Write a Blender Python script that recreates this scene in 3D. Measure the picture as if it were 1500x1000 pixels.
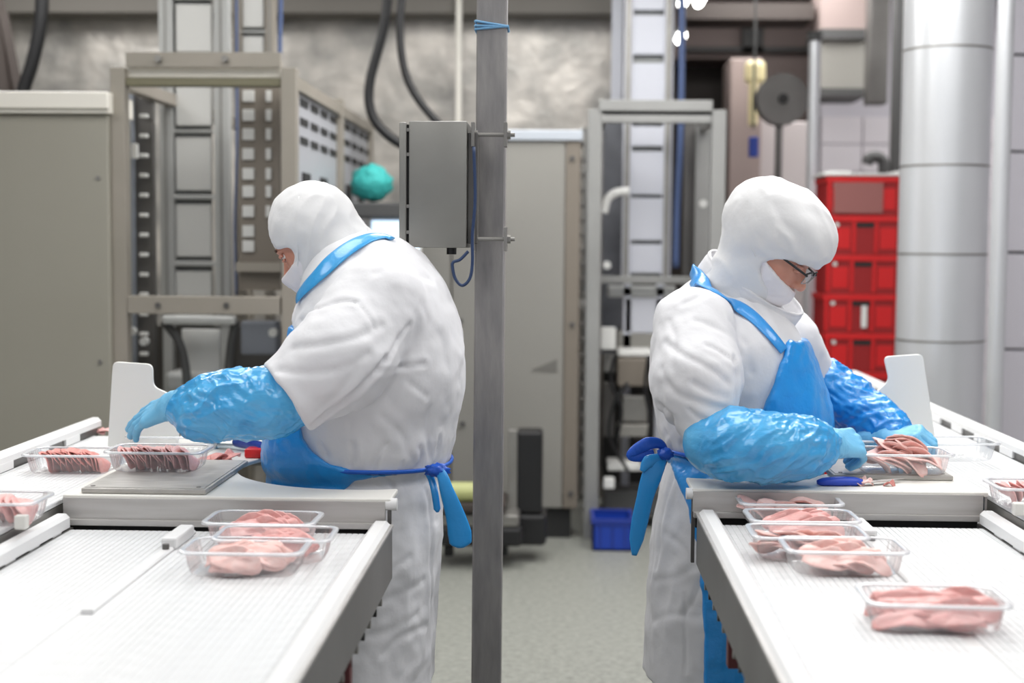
import bpy, bmesh, math, random
import numpy as np
from mathutils import Vector, Matrix
random.seed(7); rng = np.random.default_rng(7)
for o in list(bpy.data.objects): bpy.data.objects.remove(o)
scn = bpy.context.scene; COL = scn.collection
PI = math.pi
# ------------------------------------------------------------------ camera
FPX = 2083.0
CAM = np.array([0.0, 0.0, 1.46])
YAW, PITCH, ROLL = math.radians(1.98), math.atan(142/FPX), math.radians(0.42)
fw = np.array([-math.sin(YAW)*math.cos(PITCH), math.cos(YAW)*math.cos(PITCH), -math.sin(PITCH)])
r0 = np.array([math.cos(YAW), math.sin(YAW), 0.0]); u0 = np.cross(r0, fw)
rt = math.cos(ROLL)*r0 + math.sin(ROLL)*u0
up = math.cos(ROLL)*u0 - math.sin(ROLL)*r0
cd = bpy.data.cameras.new('camera'); cam = bpy.data.objects.new('camera', cd); COL.objects.link(cam)
cam.matrix_world = Matrix(((rt[0], up[0], -fw[0], CAM[0]), (rt[1], up[1], -fw[1], CAM[1]), (rt[2], up[2], -fw[2], CAM[2]), (0, 0, 0, 1)))
cd.sensor_width = 36; cd.lens = 50.0; cd.clip_end = 60
cd.dof.use_dof = True; cd.dof.focus_distance = 3.25; cd.dof.aperture_fstop = 2.2
scn.camera = cam
def ray(px, py): return fw + rt*((px-750)/FPX) + up*((500-py)/FPX)
def at(px, py, Y):
    d = ray(px, py); return CAM + d*(Y/d[1])
def atz(px, py, z):
    d = ray(px, py); return CAM + d*((z-CAM[2])/d[2])
# ------------------------------------------------------------------ world, light, exposure
w = bpy.data.worlds.new('world'); scn.world = w; w.use_nodes = True
w.node_tree.nodes['Background'].inputs[0].default_value = (0.90, 0.93, 1.0, 1)
w.node_tree.nodes['Background'].inputs[1].default_value = 0.40
def area(name, loc, sx, sy, power, rot=(0, 0, 0), col=(1, 0.985, 0.96)):
    l = bpy.data.lights.new(name, 'AREA'); l.shape = 'RECTANGLE'; l.size = sx; l.size_y = sy; l.energy = power; l.color = col
    o = bpy.data.objects.new(name, l); COL.objects.link(o); o.location = loc; o.rotation_euler = rot; return o
LAMPS = [(-1.15, 1.2), (-1.15, 3.6), (0.75, 1.2), (0.75, 3.6), (2.4, 2.4), (-2.9, 2.4), (-0.2, 5.9), (-2.6, 6.4), (1.35, 5.2), (1.4, 9.0), (3.0, 8.6)]  # last one added unseen to brighten the tiles; column lamp placed for its highlight
POW = [9, 22, 9, 22, 30, 24, 40, 44, 44, 34, 40]
for (lx, ly), p in zip(LAMPS, POW): area('ceiling_light_lamp', (lx, ly, 3.28), 1.0, 1.5, p)
scn.view_settings.view_transform = 'Standard'; scn.view_settings.look = 'None'
scn.view_settings.exposure = 0.0; scn.view_settings.gamma = 1.0; scn.view_settings.use_curve_mapping = False

# ------------------------------------------------------------------ materials
def lin(c):
    return tuple(((v/255)/12.92 if v <= 10 else (((v/255)+0.055)/1.055)**2.4) for v in c)
MATS = {}
def mat(name, rgb, rough=0.5, metal=0.0, bump=None, mottle=None, spec=0.5, sss=0, coat=0, wave=None, em=None, stretch=None, alpha=None):
    if name in MATS: return MATS[name]
    m = bpy.data.materials.new(name); m.use_nodes = True; nt = m.node_tree; b = nt.nodes['Principled BSDF']
    b.inputs['Base Color'].default_value = (*lin(rgb), 1); b.inputs['Roughness'].default_value = rough; b.inputs['Metallic'].default_value = metal
    b.inputs['Specular IOR Level'].default_value = spec
    if coat: b.inputs['Coat Weight'].default_value = coat; b.inputs['Coat Roughness'].default_value = 0.12
    if sss: b.inputs['Subsurface Weight'].default_value = sss; b.inputs['Subsurface Radius'].default_value = (0.02, 0.008, 0.006); b.inputs['Subsurface Scale'].default_value = 0.3
    if em: b.inputs['Emission Color'].default_value = (*lin(rgb), 1); b.inputs['Emission Strength'].default_value = em
    tc = nt.nodes.new('ShaderNodeTexCoord'); src = tc.outputs['Object']
    if stretch:
        mp = nt.nodes.new('ShaderNodeMapping'); mp.inputs['Scale'].default_value = stretch; nt.links.new(src, mp.inputs[0]); src = mp.outputs[0]
    if mottle:   # (scale, rgb2, amount)
        n = nt.nodes.new('ShaderNodeTexNoise'); n.inputs['Scale'].default_value = mottle[0]; n.inputs['Detail'].default_value = 5; nt.links.new(src, n.inputs['Vector'])
        cr = nt.nodes.new('ShaderNodeValToRGB'); cr.color_ramp.elements[0].position = 0.5-mottle[2]; cr.color_ramp.elements[1].position = 0.5+mottle[2]
        cr.color_ramp.elements[0].color = (*lin(mottle[1]), 1); cr.color_ramp.elements[1].color = (*lin(rgb), 1)
        nt.links.new(n.outputs['Fac'], cr.inputs[0]); nt.links.new(cr.outputs[0], b.inputs['Base Color'])
    h = None
    if bump:     # list of (scale, strength-distance)
        prev = None
        for sc, dist in bump:
            n = nt.nodes.new('ShaderNodeTexNoise'); n.inputs['Scale'].default_value = sc; n.inputs['Detail'].default_value = 3; nt.links.new(src, n.inputs['Vector'])
            bp = nt.nodes.new('ShaderNodeBump'); bp.inputs['Strength'].default_value = 1.0; bp.inputs['Distance'].default_value = dist
            nt.links.new(n.outputs['Fac'], bp.inputs['Height'])
            if prev: nt.links.new(prev.outputs[0], bp.inputs['Normal'])
            prev = bp
        nt.links.new(prev.outputs[0], b.inputs['Normal'])
    MATS[name] = m; return m
def clear_mat(name, tint, opac=0.12, rough=0.08):
    m = bpy.data.materials.new(name); m.use_nodes = True; nt = m.node_tree; nt.nodes.clear()
    out = nt.nodes.new('ShaderNodeOutputMaterial'); tr = nt.nodes.new('ShaderNodeBsdfTransparent'); tr.inputs[0].default_value = (*tint, 1)
    gl = nt.nodes.new('ShaderNodeBsdfGlossy'); gl.inputs['Roughness'].default_value = rough
    df = nt.nodes.new('ShaderNodeBsdfDiffuse'); df.inputs[0].default_value = (0.9, 0.92, 0.95, 1)
    fr0 = nt.nodes.new('ShaderNodeFresnel'); fr0.inputs[0].default_value = 1.45; fr = nt.nodes.new('ShaderNodeMath'); fr.operation = 'MULTIPLY'; fr.inputs[1].default_value = 0.45; nt.links.new(fr0.outputs[0], fr.inputs[0])
    m1 = nt.nodes.new('ShaderNodeMixShader'); m2 = nt.nodes.new('ShaderNodeMixShader'); m1.inputs[0].default_value = opac
    nt.links.new(tr.outputs[0], m1.inputs[1]); nt.links.new(df.outputs[0], m1.inputs[2])
    nt.links.new(fr.outputs[0], m2.inputs[0]); nt.links.new(m1.outputs[0], m2.inputs[1]); nt.links.new(gl.outputs[0], m2.inputs[2]); nt.links.new(m2.outputs[0], out.inputs[0])
    return m
M = dict(
 steel=mat('steel', (158, 156, 152), 0.42, 0.75, bump=[(60, 0.0004)], mottle=(6, (140, 138, 134), 0.2)),
 steel_face=mat('steel_face', (196, 194, 192), 0.45, 0.5, mottle=(5, (178, 175, 172), 0.25), stretch=(1, 4, 12)),
 steel_plate=mat('steel_plate', (188, 185, 180), 0.42, 0.25, mottle=(8, (164, 161, 157), 0.2), stretch=(2, 14, 2)),
 steel_dark=mat('steel_dark', (112, 110, 108), 0.45, 0.6, mottle=(4, (96, 94, 92), 0.2)),
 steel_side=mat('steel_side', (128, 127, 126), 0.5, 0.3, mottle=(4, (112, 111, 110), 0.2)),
 pole=mat('pole_steel', (158, 155, 153), 0.45, 0.3, mottle=(14, (128, 126, 127), 0.25), stretch=(3, 3, 0.6), bump=[(120, 0.0003)]),
 box=mat('enclosure_steel', (150, 149, 144), 0.45, 0.6, mottle=(5, (140, 139, 135), 0.2), bump=[(200, 0.0001)]),
 beige=mat('cabinet_paint', (160, 157, 146), 0.5, 0.1, mottle=(0.7, (150, 146, 134), 0.2)),
 cream=mat('cabinet_cap', (236, 232, 222), 0.4),
 frame=mat('frame_steel', (168, 160, 150), 0.45, 0.35, mottle=(2, (152, 147, 136), 0.25)),
 frame2=mat('frame_steel_grey', (160, 160, 158), 0.45, 0.4, mottle=(2, (142, 142, 140), 0.25)),
 mottled=mat('mottled_steel', (214, 208, 200), 0.38, 0.3, mottle=(3.6, (150, 148, 144), 0.16), bump=[(4, 0.02)]),  # light and dark mottle paints the blotchy reflections on the steel
 greypanel=mat('grey_panel', (148, 146, 140), 0.5, 0.2, mottle=(1, (138, 136, 131), 0.2)),
 brownpanel=mat('brown_panel', (124, 116, 106), 0.5, 0.2),
 pe=mat('white_plastic', (225, 225, 225), 0.38, spec=0.4),
 pe_belt=mat('belt_plastic', (219, 220, 221), 0.42, spec=0.35, mottle=(30, (212, 213, 214), 0.2)),
 pe_warm=mat('cutting_board_plastic', (224, 222, 216), 0.42),
 board=mat('separator_plastic', (232, 232, 228), 0.35),
 coat=mat('coat_cotton', (221, 221, 224), 0.85, spec=0.15, bump=[(28, 0.0016), (9, 0.003), (700, 0.00012)]),
 coat_skirt=mat('coat_skirt_cotton', (236, 236, 238), 0.85, spec=0.15, bump=[(24, 0.004), (9, 0.008), (700, 0.00012)]),
 hood=mat('hood_fleece', (222, 222, 223), 0.9, spec=0.1, bump=[(30, 0.0018), (9, 0.003)]),
 mask=mat('mask_paper', (232, 228, 230), 0.8, spec=0.15, bump=[(60, 0.0008)]),
 skin=mat('skin', (206, 150, 128), 0.5, sss=0.15, mottle=(30, (196, 136, 116), 0.2)),
 eye=mat('eye_white', (225, 220, 215), 0.2), iris=mat('iris', (60, 40, 30), 0.2), brow=mat('eyebrow', (80, 58, 46), 0.8),
 apron=mat('apron_plastic', (40, 156, 230), 0.3, coat=0.3, bump=[(30, 0.003), (90, 0.0010)], mottle=(7, (22, 138, 220), 0.25)),
 sleeve=mat('sleeve_plastic', (92, 180, 228), 0.27, coat=0.35, bump=[(40, 0.0022), (110, 0.0008)], mottle=(11, (46, 150, 214), 0.2), stretch=(.6, 1, 1.3)),
 tie=mat('apron_tie_plastic', (40, 150, 224), 0.3, coat=0.3, bump=[(40, 0.0015)]),
 strap=mat('strap_plastic', (60, 160, 222), 0.3, coat=0.3, bump=[(50, 0.002)]),
 glove=mat('glove_nitrile', (122, 190, 226), 0.45, bump=[(70, 0.0014), (25, 0.002)], mottle=(30, (104, 176, 218), 0.25)),
 black=mat('black_rubber', (22, 22, 24), 0.45), darkbrown=mat('dark_brown_steel', (58, 50, 46), 0.6),
 dark=mat('dark_gap', (34, 34, 34), 0.7), darkgrey=mat('dark_grey', (74, 74, 74), 0.6),
 blue=mat('blue_plastic', (24, 60, 160), 0.4), knife_blue=mat('knife_handle_blue', (44, 76, 190), 0.4), navy=mat('navy_plastic', (28, 52, 140), 0.4),
 bluecable=mat('blue_cable', (70, 88, 128), 0.5), string=mat('blue_string', (110, 160, 200), 0.7),
 red=mat('red_plastic', (206, 30, 32), 0.4), red_dark=mat('red_plastic_inner', (150, 26, 28), 0.5), redgrey=mat('red_grey_panel', (150, 96, 92), 0.5),
 meat=mat('meat', (234, 192, 188), 0.42, sss=0.1, mottle=(45, (216, 148, 144), 0.25), bump=[(120, 0.001)]),
 meat2=mat('meat_pale', (240, 210, 204), 0.42, sss=0.1, mottle=(40, (228, 176, 168), 0.25), bump=[(120, 0.001)]),
 meat3=mat('meat_red', (220, 160, 152), 0.42, sss=0.1, mottle=(40, (200, 118, 112), 0.25), bump=[(120, 0.001)]),
 lightsq=mat('ladder_plate', (214, 214, 211), 0.4, 0.1), rail=mat('ladder_rail', (190, 191, 189), 0.4, 0.3),
 paleblue=mat('pale_column', (205, 207, 216), 0.4, 0.1), teal=mat('turquoise_net', (52, 168, 164), 0.7, bump=[(25, 0.02)]),
 brownplate=mat('brown_plate', (128, 120, 110), 0.5, 0.3), whitebit=mat('white_bit', (225, 225, 222), 0.4),
 yellowgreen=mat('yellow_green_roller', (176, 180, 122), 0.5), screen=mat('screen_glow', (200, 225, 250), 0.3, em=1.6),
 lampglow=mat('lamp_glow', (255, 255, 250), 0.3, em=14), warmglow=mat('warm_lamp', (220, 206, 160), 0.4, em=0.12),
 mauve=mat('rear_wall_paint', (150, 134, 130), 0.6), tilew=mat('white_tile', (224, 219, 224), 0.35), panelw=mat('wall_panel', (206, 203, 211), 0.5),
 tank=mat('tank_steel', (226, 227, 230), 0.3, 0.5, mottle=(2, (208, 210, 213), 0.2), stretch=(1, 1, .3)),
 floor=mat('floor_resin', (164, 165, 158), 0.42, mottle=(38, (122, 124, 117), 0.28), bump=[(90, 0.003)]),
 ceiling=mat('ceiling_paint', (120, 116, 110), 0.7), lens=clear_mat('lens_glass', (0.95, 0.97, 1), 0.12), clear=clear_mat('clear_tray_plastic', (1, 1, 1), 0.15, 0.2),
 clear_rim=clear_mat('clear_tray_rim', (1, 1, 1), 0.5, 0.25), lettering=mat('dark_print', (60, 58, 56), 0.6),
)
# ------------------------------------------------------------------ object helpers
def link(o, parent=None):
    COL.objects.link(o)
    if parent is not None: o.parent = parent
    return o
def tag(o, label=None, cat=None, group=None, kind=None):
    if label: o['label'] = label
    if cat: o['category'] = cat
    if group: o['group'] = group
    if kind: o['kind'] = kind
    return o
def thing(name, loc, label, cat, group=None, rz=0):
    o = bpy.data.objects.new(name, None); link(o); o.location = loc; o.rotation_euler = (0, 0, rz); o.empty_display_size = 0.05
    return tag(o, label, cat, group)
def local(parent):      # world matrix of an (unparented) empty
    if parent is None: return Matrix.Identity(4)
    m = parent.matrix_basis.copy(); q = parent.parent
    while q is not None: m = q.matrix_basis @ m; q = q.parent
    return m
def from_arrays(name, V, F, m, parent=None, smooth=True):
    V = np.asarray(V, float)
    if parent is not None:
        inv = np.array(local(parent).inverted()); V = V @ inv[:3, :3].T + inv[:3, 3]
    me = bpy.data.meshes.new(name); me.from_pydata(V.tolist(), [], [list(map(int, f)) for f in F]); me.materials.append(m)
    if smooth: me.polygons.foreach_set('use_smooth', [True]*len(me.polygons))
    me.update(); return link(bpy.data.objects.new(name, me), parent)
class MB:
    def __init__(s): s.bm = bmesh.new()
    def box(s, x0, x1, y0, y1, z0, z1, bev=0.0, rot=None):
        r = bmesh.ops.create_cube(s.bm, size=1.0); vs = r['verts']
        c = Vector(((x0+x1)/2, (y0+y1)/2, (z0+z1)/2)); sc = (abs(x1-x0), abs(y1-y0), abs(z1-z0))
        for v in vs: v.co = Vector((v.co.x*sc[0], v.co.y*sc[1], v.co.z*sc[2]))
        if bev > 0:
            es = list({e for v in vs for e in v.link_edges}); rr = bmesh.ops.bevel(s.bm, geom=es, offset=bev, segments=2, affect='EDGES', profile=0.5); vs = list({v for f in rr['faces'] for v in f.verts} | {v for v in vs if v.is_valid})
        for v in vs:
            if rot is not None: v.co = rot @ v.co
            v.co += c
        return s
    def cyl(s, a, b, r, seg=16, r2=None):
        a = Vector(a); b = Vector(b); d = b-a; q = d.to_track_quat('Z', 'Y').to_matrix().to_4x4()
        bmesh.ops.create_cone(s.bm, cap_ends=True, segments=seg, radius1=r, radius2=r if r2 is None else r2, depth=d.length, matrix=Matrix.Translation((a+b)/2) @ q); return s
    def prism(s, pts, y0, y1):      # pts in (x,z), extruded along y
        n = len(pts); A = [s.bm.verts.new((p[0], y0, p[1])) for p in pts]; B = [s.bm.verts.new((p[0], y1, p[1])) for p in pts]
        s.bm.faces.new(A); s.bm.faces.new(B[::-1])
        for i in range(n): s.bm.faces.new((A[i], B[i], B[(i+1) % n], A[(i+1) % n]))
        return s
    def slab(s, pts, z0, z1):       # pts in (x,y)
        n = len(pts); A = [s.bm.verts.new((p[0], p[1], z0)) for p in pts]; B = [s.bm.verts.new((p[0], p[1], z1)) for p in pts]
        s.bm.faces.new(A[::-1]); s.bm.faces.new(B)
        for i in range(n): s.bm.faces.new((A[i], A[(i+1) % n], B[(i+1) % n], B[i]))
        return s
    def build(s, name, m, parent=None, smooth=False):
        bmesh.ops.recalc_face_normals(s.bm, faces=s.bm.faces[:])
        if parent is not None: s.bm.transform(local(parent).inverted())
        me = bpy.data.meshes.new(name); s.bm.to_mesh(me); s.bm.free(); me.materials.append(m)
        o = link(bpy.data.objects.new(name, me), parent)
        if smooth:
            me.polygons.foreach_set('use_smooth', [True]*len(me.polygons))
            try: me.set_sharp_from_angle(angle=math.radians(38))
            except Exception: pass
        return o
def tube_arrays(pts, r, seg=10, flat=None, normals=None):
    P = np.asarray(pts, float); n = len(P); T = np.gradient(P, axis=0); T /= np.linalg.norm(T, axis=1)[:, None]+1e-9
    if normals is None:
        N = []; up_ = np.array([0, 0, 1.0]) if abs(T[0][2]) < 0.9 else np.array([1.0, 0, 0])
        prev = np.cross(T[0], up_); prev /= np.linalg.norm(prev)
        for i in range(n):
            prev = prev - T[i]*np.dot(prev, T[i]); prev /= np.linalg.norm(prev)+1e-9; N.append(prev.copy())
        N = np.array(N)
    else:
        N = np.asarray(normals, float); N = N - T*np.sum(N*T, 1)[:, None]; N /= np.linalg.norm(N, axis=1)[:, None]+1e-9
    B = np.cross(T, N); r = np.broadcast_to(np.asarray(r, float), (n,)); fl = r if flat is None else np.broadcast_to(np.asarray(flat, float), (n,))
    V = []
    for i in range(n):
        for k in range(seg):
            a = 2*PI*k/seg; V.append(P[i]+B[i]*math.cos(a)*r[i]+N[i]*math.sin(a)*fl[i])
    F = [(i*seg+k, i*seg+(k+1) % seg, (i+1)*seg+(k+1) % seg, (i+1)*seg+k) for i in range(n-1) for k in range(seg)]
    F.append(tuple(range(seg))[::-1]); F.append(tuple((n-1)*seg+k for k in range(seg)))
    return V, F
def crom(pts, n=8):
    P = [np.asarray(p, float) for p in pts]; P = [2*P[0]-P[1]]+P+[2*P[-1]-P[-2]]; out = []
    for i in range(1, len(P)-2):
        a, b, c, d = P[i-1:i+3]
        for k in range(n):
            t = k/n; out.append(0.5*((2*b)+(-a+c)*t+(2*a-5*b+4*c-d)*t*t+(-a+3*b-3*c+d)*t**3))
    out.append(P[-2]); return np.array(out)
def tube(name, pts, r, m, parent=None, seg=10, n=8, flat=None, normals=None):
    P = crom(pts, n) if n else np.asarray(pts)
    V, F = tube_arrays(P, r, seg, flat, normals); return from_arrays(name, V, F, m, parent)
def copy_tree(o, parent=None):
    c = o.copy(); COL.objects.link(c); c.parent = parent
    for ch in list(o.children): copy_tree(ch, c)
    return c
# ------------------------------------------------------------------ structure of the room
def struct(o): o['kind'] = 'structure'; return o
struct(MB().box(-4.6, 5.2, -2.5, 12.2, -0.06, 0.0).build('floor', M['floor']))
struct(MB().box(-4.6, 5.2, -0.5, 12.2, 3.6, 3.68).build('ceiling', M['ceiling']))
struct(MB().box(-4.7, -4.6, -0.5, 12.2, 0, 3.6).build('wall_left', M['greypanel']))
wb = struct(MB().box(-4.6, 5.2, 12.0, 12.1, 0, 3.6).build('wall_back', M['mauve']))
struct(MB().box(5.1, 5.2, -0.5, 12.0, 0, 3.6).build('wall_right', M['panelw']))
def pbox(mb, x0, y0, x1, y1, Y, d=0.05, bev=0.0, front=True):   # box whose front face covers the pixels (x0,y0)-(x1,y1) at depth Y
    a = at(x0, y0, Y); b = at(x1, y1, Y); mb.box(a[0], b[0], Y, Y+d, b[2], a[2], bev); return mb
# lamps on the ceiling; two only serve to brighten the column and tiled wall
LAB_L = ['the near end of the left conveyor', 'the left table', 'the near end of the right conveyor', 'the right table', 'the right wall side', 'the left wall side', 'the floor behind the pole', 'the left machine frame', 'the steel column', 'the rear machine cabinet', 'the rear right corner by the tiled wall']
for i, (lx, ly) in enumerate(LAMPS):
    t = thing('ceiling_light', (lx, ly, 3.6), 'white ceiling light panel above '+LAB_L[i], 'light', 'ceiling lights')
    MB().box(lx-.54, lx+.54, ly-.79, ly+.79, 3.33, 3.6, .01).build('housing', M['pe'], t)
    MB().box(lx-.5, lx+.5, ly-.75, ly+.75, 3.31, 3.33).build('diffuser', mat('diffuser', (255, 255, 255), .5, em=2.2), t)
# stainless housing wall behind the machines, blotchy reflections painted into its colour
Yh = 8.2
a = at(20, 28, Yh); b = at(905, 205, Yh)
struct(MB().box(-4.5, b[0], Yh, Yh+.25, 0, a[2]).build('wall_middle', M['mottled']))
struct(MB().box(-4.5, b[0]+.1, Yh-.25, Yh+.3, a[2], 3.6).build('trim_1', M['ceiling']))
# cladding seams
for px in (246, 672): 
    p = at(px, 100, Yh)
# rear right zone: door opening, tiles, ducts
Yr = 11.0
wm = thing('partition_wall', (1.5, Yr, 0), 'mauve rear partition wall with a dark doorway, behind the right machine frame', 'wall')
a = at(1003, 85, Yr); b = at(1068, 300, Yr); c = at(1204, 300, Yr); wt = at(1000, -40, Yr)[2]
mb = MB(); mb.box(b[0], c[0], Yr, Yr+.1, 0, 3.55); mb.box(a[0]-.4, b[0], Yr, Yr+.1, a[2], 3.55); mb.build('wall_panel', M['mauve'], wm)
MB().box(a[0]-.4, b[0], Yr+.5, Yr+.55, 0, a[2]).build('door_opening', M['darkbrown'], wm)
mb = MB(); pbox(mb, 1005, 68, 1190, 76, Yr-.1, .06); pbox(mb, 1088, 30, 1118, 76, Yr-.1, .06); mb.build('conduit', M['darkgrey'], wm)
mb = MB(); pbox(mb, 1003, 4, 1192, 28, 9.6, .4); o = mb.build('air_duct', M['darkbrown']); tag(o, 'dark horizontal duct under the ceiling behind the hooded right worker', 'duct')
# tiled wall
tw = thing('tiled_wall', (2.2, 10.4, 0), 'pale white tiled wall above the red crate stack', 'wall')
a = at(1204, 142, 10.4); b = at(1312, 142, 10.4)
MB().box(a[0], b[0]+1.0, 10.44, 10.5, 0, 3.5).build('backing', M['panelw'], tw)
nx = 4; wv = .30; hv = .20; tm = None
for ix in range(6):
    for iz in range(14):
        x0 = a[0]+ix*wv; z0 = iz*hv
        if z0+hv > a[2]: continue
        if tm is None:
            tm = MB().box(-wv/2+.004, wv/2-.004, -.012, .012, -hv/2+.004, hv/2-.004, .003).build('tile', M['tilew']); first = True
            t_ = tm; t_.parent = tw
        else: t_ = tm.copy(); COL.objects.link(t_)
        t_.location = Vector((x0+wv/2, 10.43, z0+hv/2)) - Vector(tw.location)
# ducts top right
t = thing('ventilation_duct', at(1235, 100, 9.5), 'taupe square ventilation duct with dark flanges above the red crates', 'duct')
mb = MB(); pbox(mb, 1204, 56, 1268, 132, 9.5, .4, .01); mb.build('duct_body', M['greypanel'], t)
for y0_, y1_ in ((42, 57), (129, 141)): mb = MB(); pbox(mb, 1200, y0_, 1270, y1_, 9.45, .5); mb.build('flange', M['darkgrey'], t)
mb = MB(); pbox(mb, 1204, -30, 1274, 42, 9.5, .4); mb.build('upper_duct', M['mauve'], t)
mb = MB(); pbox(mb, 1276, -40, 1300, 152, 9.2, .15, .01); o = mb.build('support_column', M['steel_dark']); tag(o, 'dark grey vertical steel column beside the taupe duct', 'column')
p = at(1316, 75, 9.0); q = at(1316, 290, 9.0)
t = thing('drain_pipe', (p[0], 9.0, 0), 'grey vertical pipe behind the crate stack, left of the steel tank', 'pipe')
MB().cyl((p[0], 9, 0), (p[0], 9, 3.5), .04, 20).build('pipe', M['darkgrey'], t, True)
h0 = at(1294, 262, 8.9); tube('elbow', [at(1294, 268, 8.95), at(1294, 240, 8.95), at(1288, 231, 8.95), at(1274, 231, 8.95), at(1270, 240, 8.95)], .036, M['darkgrey'], t, 14)
# vertical steel tube
p = at(1194, 55, 8.0); q = at(1190, 470, 8.0)
t = thing('steel_tube', (p[0], 8, 0), 'shiny vertical stainless tube behind the right worker, left of the red crates', 'pipe')
MB().cyl((p[0], 8, 0.0), (p[0], 8, p[2]), .033, 24).build('tube', M['tank'], t, True)
MB().cyl((p[0], 8, p[2]-.02), (p[0], 8, p[2]+.03), .045, 24).build('cap', M['darkgrey'], t, True)
# fan disc on a pole
c = at(1145, 146, 8.6)
t = thing('round_reel', (c[0], 8.6, 0), 'round dark grey drum on a thin post in the background above the right hood', 'drum')
MB().cyl((c[0], 8.55, c[2]), (c[0], 8.68, c[2]), .152, 40).build('drum', M['steel_dark'], t, True)
MB().cyl((c[0], 8.53, c[2]), (c[0], 8.56, c[2]), .03, 20).build('hub', M['dark'], t, True)
MB().cyl((c[0]-.01, 8.62, 0), (c[0]-.01, 8.62, c[2]-.14), .022, 14).build('post', M['steel_dark'], t, True)
# pale vertical machine panels under reel
t = thing('rear_machine_cabinet', at(1120, 300, 9.2)*np.array([1, 1, 0]), 'pale mauve machine cabinet behind the right worker hood', 'cabinet')
mb = MB(); pbox(mb, 1070, 85, 1108, 560, 9.2, .4, .01); mb.build('side_column', M['mauve'], t)
mb = MB(); pbox(mb, 1112, 175, 1138, 900, 9.3, .4, .01); pbox(mb, 1148, 178, 1184, 900, 9.3, .4, .01); mb.build('door_panel', mat('pale_door', (190, 182, 182), .5), t)
mb = MB(); pbox(mb, 1068, 560, 1200, 900, 9.1, .5, .01); mb.build('lower_body', M['panelw'], t)
mb = MB(); pbox(mb, 1093, 88, 1122, 122, 8.9, .1, .03); pbox(mb, 1098, 110, 1110, 185, 8.9, .06, .02); o = mb.build('wall_lamp', M['warmglow']); tag(o, 'small warm yellowish lamp glowing beside the round drum', 'lamp')
mb = MB(); pbox(mb, 1098, 200, 1111, 230, 8.7, .05, .008); o_ = at(1104, 186, 8.7); o = mb.build('hose_coupling', M['blue']); MB().cyl((o_[0], 8.715, o_[2]-.01), (o_[0], 8.715, 3.6), .008, 8).build('air_line', M['darkgrey'], o); tag(o, 'small blue coupling hanging below the warm lamp', 'fitting')
p = at(1104, 195, 8.7)
for nm, (px, py), lab in (('strip_lamp', (1001, 2), 'bright tube lamp at the top edge above the right machine frame, left one of two'), ('strip_lamp', (1025, 1), 'bright tube lamp at the top edge, right one of the two beside each other'), ('strip_lamp', (997, 55), 'small bright round lamp hanging just below the two at the top edge')):
    p = at(px, py, 9.0); t = thing(nm, p, lab, 'light')
    MB().cyl((p[0], 8.9, p[2]), (p[0], 9.1, p[2]), .028, 16).build('tube', M['lampglow'], t, True)
    MB().box(p[0]-.03, p[0]+.03, 8.95, 9.25, p[2]+.027, p[2]+.05).build('holder', M['darkgrey'], t); MB().cyl((p[0], 9.1, p[2]+.05), (p[0], 9.1, 3.6), .008, 8).build('suspension_rod', M['darkgrey'], t)
# ------------------------------------------------------------------ steel tank / column
ct = at(1391, 300, 6.0); R_ = 0.5*(at(1456, 300, 6.0)[0]-at(1326, 300, 6.0)[0])
t = thing('steel_tank', (ct[0], 6.1, 0), 'tall shiny cylindrical stainless column behind the right conveyor', 'tank')
mb = MB(); mb.cyl((ct[0], 6.1, 0), (ct[0], 6.1, 1.43), R_, 64); mb.build('lower_shell', M['tank'], t, True)
mb = MB(); mb.cyl((ct[0], 6.1, 1.435), (ct[0], 6.1, 2.28), R_*1.0, 64); mb.build('middle_shell', M['tank'], t, True)
mb = MB(); mb.cyl((ct[0], 6.1, 2.285), (ct[0], 6.1, 3.6), R_*1.0, 64); mb.build('upper_shell', M['tank'], t, True)
for zz in (1.07, 1.433, 1.80, 2.283): MB().cyl((ct[0], 6.1, zz-.004), (ct[0], 6.1, zz+.004), R_*1.008, 64).build('weld_seam', M['steel'], t, True)
p = at(1472, 200, 5.6)
t = thing('steel_post', (p[0], 5.6, 0), 'slim vertical stainless post between the round column and the wall panels', 'post')
MB().cyl((p[0]-.01, 5.6, 0), (p[0]-.01, 5.6, 3.6), .032, 24).build('tube', M['tank'], t, True)
MB().cyl((p[0]-.01, 5.6, 0), (p[0]-.01, 5.6, .02), .07, 24).build('base_flange', M['steel'], t, True)
# panel wall at right
pw = thing('panel_wall', (2.6, 6.6, 0), 'grey lilac wall of stacked insulated panels at the right edge', 'wall')
pz = [0]+[at(1490, yy, 6.6)[2] for yy in (512, 370, 222, 80)]+[3.55]
x0 = at(1476, 300, 6.6)[0]
for i in range(len(pz)-1): MB().box(x0, x0+1.6, 6.6, 6.7, pz[i]+.006, pz[i+1]-.006, .004).build('panel', M['panelw'], pw)
MB().box(x0+.01, x0+1.59, 6.63, 6.69, 0, 3.55).build('joint', M['darkgrey'], pw)
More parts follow.
